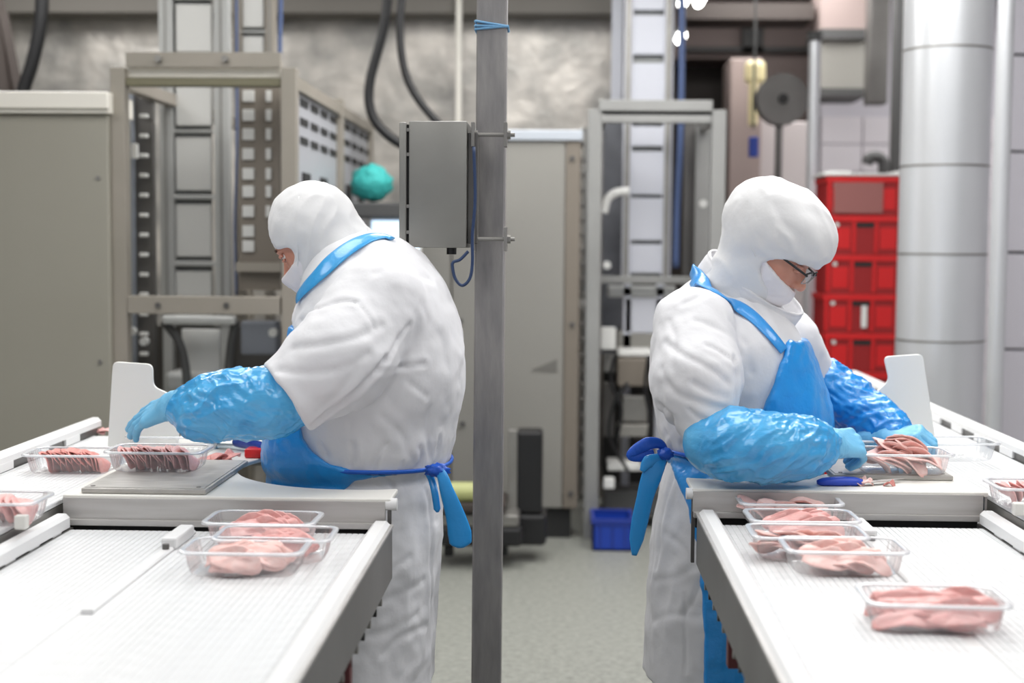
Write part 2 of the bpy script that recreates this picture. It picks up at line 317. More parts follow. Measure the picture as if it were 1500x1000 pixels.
# ------------------------------------------------------------------ red crates
def make_crate(name='crate'):
    W, D, H = .40, .30, .196
    t = thing(name, (0, 0, 0), 'x', 'crate')
    mb = MB()
    for (a0, a1, b0, b1) in ((-W/2, W/2, -D/2, -D/2+.006), (-W/2, W/2, D/2-.006, D/2), (-W/2, -W/2+.006, -D/2+.006, D/2-.006), (W/2-.006, W/2, -D/2+.006, D/2-.006)): mb.box(a0, a1, b0, b1, .01, H-.02)
    mb.box(-W/2, W/2, -D/2, D/2, .0, .012); mb.build('crate_body', M['red_dark'], t)
    mb = MB()
    for (a0, a1, b0, b1) in ((-W/2-.01, W/2+.01, -D/2-.01, -D/2+.012), (-W/2-.01, W/2+.01, D/2-.012, D/2+.01), (-W/2-.01, -W/2+.012, -D/2, D/2), (W/2-.012, W/2+.01, -D/2, D/2)): mb.box(a0, a1, b0, b1, H-.03, H, .002)
    mb.build('rim', M['red'], t)
    for xx in (-.19, -.06, .06, .19): MB().box(xx-.009, xx+.009, -D/2-.008, -D/2, .01, H-.03, .001).build('rib', M['red'], t)
    for s_ in (-1, 1): MB().box(s_*.125-.045, s_*.125+.045, -D/2-.004, -D/2, .03, H-.06, .001).build('side_panel', M['red'], t)
    for yy in (-.12, 0, .12): MB().box(-W/2-.008, -W/2, yy-.008, yy+.008, .01, H-.03, .001).build('rib', M['red_dark'], t)
    MB().box(-.05, .05, -D/2-.005, -D/2+.001, H-.058, H-.036, .001).build('handle_slot', M['dark'], t)
    MB().cyl((-.155, -D/2-.012, H-.045), (-.155, -D/2-.004, H-.045), .011, 14).build('stud', M['whitebit'], t, True)
    return t
yb = [545, 488, 430, 373, 316]; Yc = 7.3
labels = ['red plastic crate, lowest visible of the stack beside the steel column', 'red plastic crate second from the bottom of the tall red stack', 'red plastic crate in the middle of the tall red stack', 'red plastic crate with a pale grey label in the tall red stack', 'dull red grey crate on top of the tall red stack']
cx = at(1264, 400, Yc)[0]; base = at(1264, 545, Yc)[2]; hh = (at(1264, 488, Yc)[2]-base)
cr0 = make_crate(); 
dolly_top = base-3*hh
lower = ['red crate near the floor in the tall red stack, second from below', 'red crate third from the floor in the tall red stack']
stack = []
z = base-3*hh; k = 0
full = ['red crate at the very bottom of the tall red stack, on the dolly', 'red crate second above the dolly in the tall red stack', 'red crate third above the dolly in the tall red stack']+labels
n0 = int(base//hh); zz0 = base-n0*hh
full = ['red crate %s of the tall red stack on the dolly' % s for s in ('at the bottom', 'second from the bottom', 'third from the bottom', 'fourth from the bottom')][:n0]+labels
for i, lb in enumerate(full):
    c = cr0 if i == 0 else copy_tree(cr0)
    c.location = (cx+.003*((i*7) % 5-2), Yc+.15, zz0+i*hh); c.scale = (.93, 1, hh/.196*.995); c['label'] = lb; c['group'] = 'stacked red crates'
    if i == len(full)-4:
        o = MB().box(.0, .03, -.167, -.159, .03, .14).build('label_card', M['whitebit'], None); o.parent = c
    if i == len(full)-1:
        o = MB().box(-.165, .10, -.163, -.150, .012, .165, .001).build('grey_insert', M['redgrey'], None); o.parent = c
t = thing('crate_dolly', (cx, Yc+.15, 0), 'low grey wheeled dolly under the tall red crate stack', 'dolly')
MB().box(cx-.2, cx+.2, Yc-.0, Yc+.3, zz0-.035, zz0-.001, .004).build('deck', M['darkgrey'], t)
for sx in (-.16, .16):
    for sy in (.04, .26): MB().cyl((cx+sx-.015, Yc+sy, max(.02, (zz0-.035)/2)), (cx+sx+.015, Yc+sy, max(.02, (zz0-.035)/2)), max(.02, (zz0-.035)/2), 16).build('wheel', M['black'], t, True)
ztop = zz0+len(full)*hh
a = at(1204, 270, Yc); b = at(1340, 270, Yc)
mb = MB(); mb.box(a[0], b[0], Yc-.02, Yc+.3, ztop+.001, ztop+.014, .004); mb.box(a[0]+.02, a[0]+.15, Yc, Yc+.25, ztop+.012, ztop+.026, .006); mb.box(b[0]-.1, b[0]-.01, Yc, Yc+.25, ztop+.012, ztop+.026, .006)
o = mb.build('tray_lid', M['whitebit'], None, True); tag(o, 'white plastic lid lying on top of the red crate stack', 'lid')
# ------------------------------------------------------------------ left cabinet
Yl = 5.37; a = at(158, 168, Yl)
t = thing('machine_cabinet', (a[0]-.8, Yl, 0), 'large beige grey machine cabinet with cream cap at the left edge', 'cabinet')
MB().box(a[0]-1.6, a[0], Yl, Yl+.28, .08, a[2], .006).build('body', M['beige'], t)
c = at(158, 134, Yl-.03); c2 = at(158, 166, Yl-.03); MB().box(c[0]-1.62, c[0], Yl-.03, Yl+.29, c2[2], c[2], .006).build('cap', M['cream'], t)
MB().box(c[0]-1.62, c[0]+.003, Yl-.036, Yl-.03, c2[2]+.012, c2[2]+.02, .001).build('cap_seam', M['beige'], t)
MB().box(a[0]-1.5, a[0]-.08, Yl+.05, Yl+.25, 0, .08).build('plinth', M['darkgrey'], t)
for zz in (.35, 1.0, 1.7): MB().cyl((a[0]-.04, Yl-.006, zz), (a[0]-.04, Yl+.002, zz), .009, 12).build('screw', M['steel'], t, True)
# dark beam and black hose top left
p = thing('roof_brace', at(10, 60, 7.2), 'dark brown slanting steel brace at the top left corner', 'beam')
mb = MB(); A, B = at(-12, -30, 7.2), at(12, 200, 7.2); d = B-A
mb.cyl(A, B, .055, 4); mb.build('beam', M['darkbrown'], p); MB().cyl(at(38, 200, 7.2), at(2, 20, 7.2), .035, 4).build('tie_bar', M['darkbrown'], p)
o = tube('hanging_hose', [at(62, -30, 7.0), at(60, 30, 7.0), at(48, 90, 7.0), at(34, 135, 7.0), at(22, 200, 7.0)], .034, M['black']); tag(o, 'thick black hose hanging at the far top left behind the beige cabinet', 'hose')
# ------------------------------------------------------------------ left machine frame
Yf = 5.4
x_a = at(172, 300, Yf)[0]; x_b = at(422, 300, Yf)[0]; zt = at(172, 98, Yf)[2]
t = thing('vertical_conveyor_frame', ((x_a+x_b)/2, Yf, 0), 'tall taupe steel machine frame behind the left worker with bolted crossbars', 'machine')
FR = t
for px0, px1 in ((161, 184), (411, 434)):
    a = at(px0, 100, Yf); b = at(px1, 300, Yf); MB().box(a[0], b[0], Yf, Yf+.06, 0, zt, .003).build('post', M['frame'], t)
for Yb in (6.55, 7.6):
    MB().box(x_b-.03, x_b+.03, Yb, Yb+.06, 0, zt, .003).build('post', M['frame'], t)
    MB().box(x_a-.03, x_a+.03, Yb, Yb+.06, 0, zt, .003).build('post', M['frame'], t)
mb = MB(); pbox(mb, 184, 76, 411, 99, Yf+.01, .03, .002); mb.build('crossbar', M['frame'], t)
mb = MB(); pbox(mb, 184, 99, 411, 114, Yf+.05, .03, .002); mb.build('crossbar', M['cream'], t)
mb = MB(); pbox(mb, 184, 114, 411, 126, Yf+.02, .06, .002); mb.build('crossbar', mat('olive_bar', (122, 118, 96), .5, .3), t)
for px in (232, 330):
    p = at(px, 86, Yf); MB().cyl((p[0], Yf-.012, p[2]), (p[0], Yf+.012, p[2]), .014, 6).build('bolt', M['steel'], t)
mb = MB(); pbox(mb, 186, 433, 410, 461, Yf, .05, .003); mb.build('crossbar', M['frame'], t)
for px in (232, 332):
    p = at(px, 447, Yf); MB().cyl((p[0], Yf-.01, p[2]), (p[0], Yf+.012, p[2]), .012, 6).build('bolt', M['steel_dark'], t)
mb = MB(); pbox(mb, 345, 384, 411, 398, Yf+.3, .04); mb.build('crossbar', M['frame'], t)
for zz in (.12, zt-.05):
    for xx in (x_a, x_b): MB().box(xx-.025, xx+.025, Yf+.06, 7.6, zz-.025, zz+.025, .002).build('side_rail', M['frame'], t)
# side panels with slots (right side plane of the frame)
for y0, y1 in ((5.47, 6.54), (6.62, 7.59)):
    MB().box(x_b-.004, x_b+.004, y0, y1, .2, zt-.04).build('side_panel', mat('slotted_panel', (176, 178, 184), .45, .2), t)
    for r_ in range(3):
        for c_ in range(4):
            yy = y0+.16+c_*.24
            MB().box(x_b+.004, x_b+.008, yy, yy+.17, zt-.12-r_*.075, zt-.09-r_*.075, .001).build('slot', M['dark'], t)
    for c_ in range(2):
        yy = y0+.2+c_*.42; MB().box(x_b+.004, x_b+.012, yy, yy+.16, zt-.52, zt-.38, .002).build('latch', M['dark'], t)
# dark chain strip (left) with links
mb = MB(); pbox(mb, 188, 126, 228, 620, Yf+.5, .04); mb.build('chain_guard', M['steel_dark'], t)
mb = MB(); pbox(mb, 188, 126, 199, 620, Yf+.45, .03); mb.build('guard_strip', mat('blue_grey_strip', (150, 156, 166), .4, .3), t)
cl = None
for k in range(14):
    p = at(211, 141+k*29, Yf+.46)
    if cl is None: cl = MB().box(-.017, .017, -.012, .012, -.008, .008, .004).build('chain_link', M['whitebit'], t, True); cl.data.transform(Matrix.Translation(-Vector((0, 0, 0)))); c_ = cl; c_.data.transform(Matrix.Translation(Vector(t.location)))
    else: c_ = cl.copy(); COL.objects.link(c_)
    c_.location = Vector(p)-Vector(t.location)
mb = MB(); pbox(mb, 192, 210, 201, 232, Yf+.42, .02, .002); mb.build('latch', M['whitebit'], t)
# perforated brown plate
mb = MB(); pbox(mb, 350, 126, 411, 425, Yf+.35, .02); mb.build('perforated_plate', M['brownplate'], t)
sq = [(355, 372, y, y+17) for y in (132, 160, 188, 217, 246, 272, 301, 330, 352)]+[(389, 397, y, y+17) for y in (132, 160, 188, 217, 246, 272, 301)]
for (a0, a1, b0, b1) in sq:
    mb = MB(); pbox(mb, a0, b0, a1, b1, Yf+.335, .014, .002); mb.build('perforation', M['lightsq'], t)
# lower machinery inside frame
mb = MB(); pbox(mb, 236, 462, 344, 476, Yf+.2, .05, .01); mb.build('roller', M['rail'], t)
mb = MB(); pbox(mb, 190, 476, 411, 660, Yf+.9, .04); mb.build('back_plate', M['steel_dark'], t)
mb = MB(); pbox(mb, 266, 482, 322, 546, Yf+.35, .03, .003); mb.build('inspection_plate', M['lightsq'], t)
mb = MB(); pbox(mb, 240, 545, 400, 575, Yf+.3, .2, .02); mb.build('tray_support', M['rail'], t)
tube('cable_loop', [at(240, 470, Yf+.25), at(262, 500, Yf+.25), at(272, 540, Yf+.25), at(276, 600, Yf+.25)], .018, M['darkgrey'], t)
tube('cable_loop', [at(345, 470, Yf+.25), at(338, 510, Yf+.25), at(334, 560, Yf+.25), at(334, 620, Yf+.25)], .018, M['darkgrey'], t)
mb = MB(); pbox(mb, 352, 470, 405, 520, Yf+.5, .1, .01); mb.build('motor_housing', mat('blue_grey_box', (128, 132, 140), .5, .2), t)
for (px, py) in ((193, 485), (400, 487), (211, 500), (375, 545)):
    p = at(px, py, Yf+.2); MB().cyl((p[0], Yf+.19, p[2]), (p[0], Yf+.22, p[2]), .017, 12).build('knob', M['whitebit'], t, True)
# ladder conveyor columns
def ladder(name, label, Y, x0, x1, ytop, ybot, sqs, railw, plate, frame_m, bars=True):
    c = at((x0+x1)/2, 300, Y); t = thing(name, (c[0], Y, 0), label, 'conveyor')
    for (u0, u1) in ((x0, x0+railw), (x1-railw, x1)):
        mb = MB(); pbox(mb, u0, ytop, u1, ybot, Y, .06, .002); mb.build('rail', frame_m, t)
        mb = MB(); pbox(mb, u0+railw*.35, ytop, u0+railw*.6, ybot, Y-.008, .012); mb.build('rail_flange', M['steel'], t)
    mb = MB(); pbox(mb, x0+railw, ytop, x1-railw, ybot, Y+.05, .01); mb.build('backing', mat('ladder_backing', (148, 150, 148), .5, .2), t)
    for (b0, b1) in sqs:
        mb = MB(); pbox(mb, x0+railw+1, b0, x1-railw-2, b1, Y+.01, .03, .004); mb.build('carrier_plate', plate, t)
    if bars:
        for i in range(len(sqs)-1):
            mb = MB(); pbox(mb, x0+railw-4, sqs[i][1]+6, x1-railw+4, sqs[i+1][0]-7, Y+.0, .03, .004); mb.build('crosspiece', M['rail'], t)
    # leg to the floor
    b = at(x0, ybot, Y); MB().box(at(x0, 0, Y)[0]+.01, at(x0, 0, Y)[0]+.05, Y, Y+.05, 0, b[2]).build('leg', frame_m, t); MB().box(at(x1, 0, Y)[0]-.05, at(x1, 0, Y)[0]-.01, Y, Y+.05, 0, b[2]).build('leg', frame_m, t)
    return t
ladder('ladder_conveyor', 'wide vertical ladder conveyor with pale square plates inside the left machine frame', 6.15, 231, 337, -60, 478, [(-50, -12), (6, 76), (104, 184), (201, 279), (299, 376), (397, 470)], 25, M['lightsq'], M['rail'])
ladder('ladder_conveyor', 'narrow vertical ladder conveyor next to the wide one, with a blue cable', 6.45, 340, 402, -60, 130, [(-50, -20), (-10, 40), (53, 120)], 14, M['lightsq'], M['frame'])
o = tube('blue_cable', [at(346, -40, 6.1), at(347, 200, 6.1), at(344, 330, 6.1), at(346, 432, 6.1)], .006, M['bluecable']); tag(o, 'thin blue cable running down beside the wide ladder conveyor', 'cable')
o = tube('blue_cable', [at(412, -40, 6.3), at(411, 20, 6.3), at(410, 60, 6.3), at(410, 90, 6.3)], .01, M['bluecable']); tag(o, 'short thick blue cable above the right post of the left machine frame', 'cable')
# hoses
o = tube('black_hose', [at(572, -40, 6.9), at(562, 40, 6.9), at(542, 120, 6.9), at(544, 165, 6.9), at(566, 196, 6.9), at(610, 225, 6.9)], .024, M['black'], None, 14); tag(o, 'thick black hose looping down behind the steel box, left one of two', 'hose')
o = tube('black_hose', [at(593, -40, 6.8), at(586, 30, 6.8), at(590, 90, 6.8), at(606, 135, 6.8), at(640, 178, 6.8), at(670, 200, 6.8)], .019, M['black'], None, 14); tag(o, 'thinner black hose curving behind the steel box, right one of two', 'hose')
p = at(672, 100, 7.9); o = MB().cyl((p[0], 7.9, 1.2), (p[0], 7.9, 3.6), .018, 14).build('hanging_rod', M['cream'], None, True); tag(o, 'thin pale vertical rod above the grey steel box', 'rod')
# turquoise net, monitor
t = thing('control_terminal', at(570, 350, 6.6)*np.array([1, 1, 0]), 'control terminal with a bright screen under a dark shelf, behind the left hood', 'monitor')
mb = MB(); pbox(mb, 505, 296, 600, 319, 6.5, .35, .01); mb.build('shelf', M['darkgrey'], t)
mb = MB(); pbox(mb, 540, 320, 616, 380, 6.6, .06, .006); mb.build('housing', M['whitebit'], t)
mb = MB(); pbox(mb, 545, 323, 612, 375, 6.59, .01); mb.build('screen', M['screen'], t)
mb = MB(); pbox(mb, 592, 378, 613, 386, 6.57, .02); mb.build('red_strip', M['red'], t)
a = at(560, 380, 6.7); b = at(590, 380, 6.7); MB().box(a[0], b[0], 6.7, 6.8, 0, a[2]+.02).build('stand', M['steel_dark'], t)
def blob(name, c, rad, m, parent=None, amp=.12, seg=24, sc=7):
    V = []; F = []
    for i in range(seg//2+1):
        th = PI*i/(seg//2)
        for k in range(seg):
            ph = 2*PI*k/seg; d = np.array([math.sin(th)*math.cos(ph), math.sin(th)*math.sin(ph), math.cos(th)])
            rr = 1+amp*(math.sin(sc*d[0]+1)*math.cos(sc*d[1]*1.3)+.5*math.sin(sc*2*d[2]+d[0]*5)); V.append(np.asarray(c)+d*np.asarray(rad)*rr)
    for i in range(seg//2):
        for k in range(seg): F.append((i*seg+k, (i+1)*seg+k, (i+1)*seg+(k+1) % seg, i*seg+(k+1) % seg))
    return from_arrays(name, V, F, m, parent)
c = at(544, 272, 6.62); o = blob('hair_net', c+np.array([0, 0, .01]), (.092, .10, .083), M['teal']); tag(o, 'crumpled turquoise bouffant cap lying on the dark terminal shelf', 'cap')
# central cabinet
Yc2 = 7.0
t = thing('switch_cabinet', at(730, 500, Yc2+.2)*np.array([1, 1, 0]), 'tall grey steel switch cabinet behind the square pole', 'cabinet')
a = at(612, 205, Yc2); b = at(823, 744, Yc2); a2 = at(851, 205, Yc2); mid = at(662, 205, Yc2)[0]
MB().box(mid+.003, b[0], Yc2, Yc2+.45, b[2], a[2], .005).build('door', M['greypanel'], t)
MB().box(a[0], mid-.003, Yc2+.01, Yc2+.45, b[2], a[2], .005).build('side_door', M['greypanel'], t)
MB().box(b[0]+.003, a2[0], Yc2-.005, Yc2+.45, b[2], a[2], .005).build('edge_strip', M['brownpanel'], t)
MB().box(a[0]-.01, a2[0]+.01, Yc2-.02, Yc2+.47, a[2], a[2]+.05, .004).build('top_cover', mat('pale_cover', (188, 194, 202), .4, .3), t)
MB().box(a[0]+.03, a2[0]-.03, Yc2+.03, Yc2+.42, 0, b[2]).build('plinth', M['dark'], t)
for (px, py) in ((838, 475), (836, 722), (838, 232), (675, 470), (678, 620)):
    p = at(px, py, Yc2); MB().cyl((p[0], Yc2-.015, p[2]), (p[0], Yc2-.002, p[2]), .012, 12).build('lock', M['darkgrey'], t, True)
A, B, C_ = at(778, 542, Yc2), at(816, 526, Yc2), at(816, 545, Yc2)
MB().prism([(A[0], A[2]), (B[0], B[2]), (C_[0], C_[2])], Yc2-.004, Yc2-.001).build('triangle_sign', mat('grey_sign', (104, 102, 98), .6), t)
# black case, roller, low clutter
p = at(775, 755, 6.5)
t = thing('black_case', (p[0], 6.5, 0), 'tall black case with a chrome edge in front of the grey cabinet', 'case')
mb = MB(); pbox(mb, 757, 632, 794, 752, 6.45, .16, .012); mb.build('body', M['black'], t)
mb = MB(); pbox(mb, 745, 630, 757, 758, 6.45, .05, .004); mb.build('frame_edge', M['steel'], t)
mb = MB(); pbox(mb, 735, 752, 800, 800, 6.45, .2, .02); mb.build('base', M['black'], t)
p = at(670, 720, 6.3); o = MB().cyl((at(640, 720, 6.3)[0], 6.3, p[2]), (at(705, 720, 6.3)[0], 6.3, p[2]), .044, 24).build('yellow_roller', M['yellowgreen'], None, True); tag(o, 'pale yellow green roller lying low behind the left worker', 'roller')
t = thing('floor_machine_base', at(690, 780, 6.4)*np.array([1, 1, 0]), 'low black machine base on the floor behind the pole, under the yellow roller', 'machine')
mb = MB(); pbox(mb, 636, 736, 740, 752, 6.25, .3, .01); mb.build('top_frame', M['darkbrown'], t); mb = MB(); pbox(mb, 640, 752, 760, 772, 6.3, .2, .01); mb.build('grey_block', M['steel'], t)
mb = MB(); pbox(mb, 640, 770, 765, 802, 6.3, .3, .02); mb.build('base', M['black'], t)
for px in (650, 730): mb = MB(); pbox(mb, px, 800, px+14, 815, 6.4, .05, .005); mb.build('foot', M['black'], t)
# ------------------------------------------------------------------ right machine frame
Yg = 7.0
t = thing('open_machine_frame', at(960, 500, Yg)*np.array([1, 1, 0]), 'open grey steel machine frame behind the right worker', 'machine')
zt2 = at(870, 160, Yg)[2]
for Yb in (Yg, Yg+1.1):
    for px0, px1 in ((860, 881), (1041, 1062)):
        a = at(px0, 300, Yg); b = at(px1, 300, Yg); MB().box(a[0], b[0], Yb, Yb+.06, 0, zt2, .003).build('post', M['frame2'], t)
mb = MB(); pbox(mb, 878, 146, 1044, 163, Yg-.01, .04, .003); mb.build('crossbar', M['frame2'], t)
mb = MB(); pbox(mb, 880, 163, 1042, 170, Yg+.03, .03); mb.build('crossbar', M['dark'], t)
mb = MB(); pbox(mb, 880, 168, 1042, 180, Yg+.0, .05, .003); mb.build('crossbar', M['frame2'], t)
mb = MB(); pbox(mb, 878, 404, 1045, 416, Yg+.4, .04, .003); mb.build('crossbar', M['frame2'], t)
mb = MB(); pbox(mb, 890, 418, 990, 436, Yg+.5, .06, .01); mb.build('roller', M['rail'], t)
for px in (878, 1041):
    xx = at(px+4, 300, Yg)[0]; MB().box(xx-.02, xx+.02, Yg+.06, Yg+1.1, zt2-.06, zt2-.02, .002).build('side_rail', M['frame2'], t)
cl2 = None
for k in range(26):
    p = at(853, 190+k*22, Yg+.1)
    if cl2 is None: cl2 = MB().box(-.012, .012, -.01, .01, -.016, .016, .005).build('chain_link', M['steel'], None, True); cl2.parent = t; c_ = cl2
    else: c_ = cl2.copy(); COL.objects.link(c_)
    c_.location = Vector(p)-Vector(t.location)
    if k in (3, 8, 17): pass
mb = MB(); pbox(mb, 884, 180, 916, 520, Yg+.8, .02); mb.build('guard_plate', mat('guard_plate', (130, 132, 138), .4, .3, mottle=(5, (96, 98, 104), .2)), t)
mb = MB(); pbox(mb, 1003, 180, 1041, 560, Yg+.7, .02); mb.build('guard_plate', M['steel_dark'], t)
mb = MB(); pbox(mb, 1020, 185, 1040, 560, Yg+.6, .02); mb.build('guard_strip', M['frame2'], t)
tube('wheel_arc', [at(884, 312, Yg+.3), at(890, 292, Yg+.3), at(903, 282, Yg+.3), at(922, 280, Yg+.3)], .022, M['whitebit'], t)
for (px, py) in ((889, 388), (1030, 298), (853, 245), (852, 443)):
    p = at(px, py, Yg+.2); MB().cyl((p[0], Yg+.18, p[2]), (p[0], Yg+.22, p[2]), .02, 12).build('knob', M['whitebit'], t, True)
ladder('ladder_conveyor', 'pale vertical conveyor column rising through the right machine frame', 7.5, 916, 982, -60, 405, [(-50, 15), (22, 80), (92, 180), (185, 214), (222, 285), (290, 352), (358, 400)], 7, M['paleblue'], M['paleblue'], False)
o = tube('blue_chain', [at(999, -40, 7.4), at(999, 60, 7.4), at(997, 200, 7.4), at(992, 300, 7.4), at(990, 392, 7.4)], .017, M['bluecable']); tag(o, 'vertical blue chain beside the pale conveyor column', 'chain')
a = at(896, 60, 7.9); b = at(912, 60, 7.9); o = MB().box(a[0], b[0], 7.9, 7.95, at(900, 148, 7.9)[2], 3.6).build('pale_upright', M['paleblue']); tag(o, 'slim pale upright left of the pale conveyor column', 'post')
a = at(914, 60, 7.95); o = MB().box(b[0]+.004, at(919, 60, 7.9)[0], 7.85, 8.0, 0.0, 3.6).build('dark_upright', M['steel_dark']); tag(o, 'narrow dark upright just left of the pale conveyor column', 'post')
# machinery at base of right frame
t = thing('packing_machine', at(915, 600, 7.3)*np.array([1, 1, 0]), 'cluttered dark packing machine low inside the right frame', 'machine')
for (x0, y0, x1, y1, Y, d, mm, nm) in ((884, 500, 1000, 800, 7.9, .05, 'dark', 'back_panel'), (915, 436, 972, 488, 7.5, .04, 'paleblue', 'cover_plate'), (880, 480, 902, 512, 7.2, .1, 'whitebit', 'white_box'), (905, 488, 1000, 512, 7.5, .3, 'greypanel', 'guide_block'),
    (905, 525, 950, 566, 7.25, .12, 'brownpanel', 'motor'), (905, 512, 955, 522, 7.3, .2, 'whitebit', 'top_rail'), (912, 580, 948, 618, 7.3, .1, 'steel', 'gear_cover'), (905, 622, 950, 640, 7.25, .15, 'greypanel', 'bracket'), (884, 520, 902, 545, 7.3, .1, 'steel', 'valve_block'),
    (884, 560, 900, 640, 7.35, .08, 'steel_dark', 'cylinder'), (890, 678, 955, 690, 7.2, .2, 'whitebit', 'shelf'), (930, 650, 960, 676, 7.3, .2, 'darkbrown', 'drive_box'), (884, 700, 900, 716, 7.1, .05, 'whitebit', 'knob'), (884, 720, 1000, 756, 7.3, .3, 'darkgrey', 'lower_block')):
    mb = MB(); pbox(mb, x0, y0, x1, y1, Y, d, .006); mb.build(nm, M[mm], t)
for k, pts in enumerate([[(900, 520), (895, 560), (910, 600), (903, 650)], [(920, 560), (900, 590), (893, 640), (920, 690)], [(950, 520), (945, 570), (952, 620), (940, 680)]]):
    tube('cable', [at(x, y, 7.15) for x, y in pts], .009, M['black'], t)
for px in (890, 990): mb = MB(); pbox(mb, px, 756, px+12, 770, 7.5, .05); a = at(px, 756, 7.5); MB().box(a[0], a[0]+.04, 7.5, 7.55, 0, a[2]).build('leg', M['steel_dark'], t)
# blue crate on floor
p = atz(897, 807, 0); t = thing('blue_crate', (p[0], p[1]+.12, 0), 'blue plastic crate on the floor under the right frame', 'crate')
W = .19; H = .155; Yq = p[1]
mb = MB(); mb.box(p[0]-W/2, p[0]+W/2, Yq, Yq+.008, 0, H-.01); mb.box(p[0]-W/2, p[0]+W/2, Yq+.25, Yq+.258, 0, H-.01); mb.box(p[0]-W/2, p[0]-W/2+.008, Yq, Yq+.25, 0, H-.01); mb.box(p[0]+W/2-.008, p[0]+W/2, Yq, Yq+.25, 0, H-.01); mb.box(p[0]-W/2, p[0]+W/2, Yq, Yq+.25, 0, .01); mb.build('crate_body', M['blue'], t)
mb = MB(); mb.box(p[0]-W/2-.008, p[0]+W/2+.008, Yq-.008, Yq+.006, H-.025, H, .002); mb.box(p[0]-W/2-.008, p[0]-W/2+.008, Yq, Yq+.26, H-.024, H-.001); mb.box(p[0]+W/2-.008, p[0]+W/2+.008, Yq, Yq+.26, H-.024, H-.001); mb.box(p[0]-W/2-.008, p[0]+W/2+.008, Yq+.25, Yq+.266, H-.025, H, .002); mb.build('rim', M['navy'], t)
for xx in (-.06, 0, .06): MB().box(p[0]+xx-.005, p[0]+xx+.005, Yq-.006, Yq, .01, H-.03, .001).build('rib', M['navy'], t)
# pole with enclosure
Yp = 3.52
PT, PB = at(721, -60, Yp), at(709, 1300, Yp); hw = .037
t = thing('square_steel_pole', (PB[0], Yp+hw, 0), 'square grey steel pole standing between the two workers', 'pole')
pz0 = 0.0; slope = (PT[0]-PB[0])/(PT[2]-PB[2]); xb_ = PB[0]+slope*(0-PB[2]); xt_ = PB[0]+slope*(3.6-PB[2])
mb = MB(); bm = mb.bm
sec = [(-1, -1), (1, -1), (1, 1), (-1, 1)]; bv = .12; pts = []
for i, (sx, sy) in enumerate(sec):
    for e in (0, 1):
        if i in (0, 2): q = (sx*(1-bv*(e)), sy*(1-bv*(1-e)))
        else: q = (sx*(1-bv*(1-e)), sy*(1-bv*(e)))
        pts.append(q)
A = [bm.verts.new((xb_+q[0]*hw, Yp+hw+q[1]*hw, 0)) for q in pts]; B = [bm.verts.new((xt_+q[0]*hw, Yp+hw+q[1]*hw, 3.6)) for q in pts]
for i in range(8): bm.faces.new((A[i], A[(i+1) % 8], B[(i+1) % 8], B[i]))
bm.faces.new(B); bm.faces.new(A[::-1]); mb.build('tube', M['pole'], t, True)
MB().box(xb_-.08, xb_+.08, Yp+hw-.08, Yp+hw+.08, 0, .01, .001).build('base_plate', M['steel'], t)
def polex(z): return xb_+(xt_-xb_)*z/3.6
# string
t2 = None
zs = [at(720, y, Yp)[2] for y in (31, 39, 43)]
for k, (za, zb) in enumerate(((zs[0], zs[1]), (zs[1]+.002, zs[1]), (zs[2], zs[1]+.001))):
    pts = [(polex(za)+sx*(hw+.003), Yp+hw+sy*(hw+.003), za+(zb-za)*((sx+1)/2)) for sx, sy in ((-1, -1), (-.3, -1.0), (.3, -1), (1, -1), (1, 1), (-1, 1), (-1, -.9))]
    V, F = tube_arrays(np.array(pts), .003, 8)
    if t2 is None: t2 = from_arrays('blue_string', V, F, M['string']); tag(t2, 'blue string wound round the square pole near its top', 'string')
    else: from_arrays('string_turn', V, F, M['string'], t2)
# enclosure
Ye = 3.40
a = at(599, 177, Ye); b = at(683, 363, Ye)
t = thing('control_box', ((a[0]+b[0])/2, Ye+.1, b[2]), 'grey stainless control box clamped to the square pole', 'box')
MB().box(a[0], b[0], Ye, Ye+.16, b[2], a[2], .003).build('box_body', M['box'], t, True)
a1 = at(585, 179, Ye); b1 = at(595, 361, Ye); MB().box(a1[0], b1[0], Ye-.004, Ye+.165, b1[2], a1[2], .003).build('lid', M['box'], t, True)
a1 = at(594, 182, Ye); b1 = at(600, 358, Ye); MB().box(a1[0]-.002, b1[0]+.002, Ye+.008, Ye+.15, b1[2], a1[2]).build('gasket', M['dark'], t)
for yy in (190, 226, 302, 340):
    p = at(596.5, yy, Ye); MB().box(p[0]-.006, p[0]+.006, Ye+.0, Ye+.01, p[2]-.004, p[2]+.004, .001).build('screw', M['steel'], t)
a1 = at(684, 200, Ye); a2 = at(697, 200, Ye)
MB().box(b[0]+.001, a2[0]+.004, Ye+.02, Ye+.10, at(0, 352, Ye)[2], at(0, 190, Ye)[2], .002).build('back_channel', M['steel_dark'], t)
MB().box(a2[0]-.012, a2[0]-.002, Ye+.03, Ye+.05, at(0, 345, Ye)[2], at(0, 208, Ye)[2], .002).build('spacer', M['steel'], t)
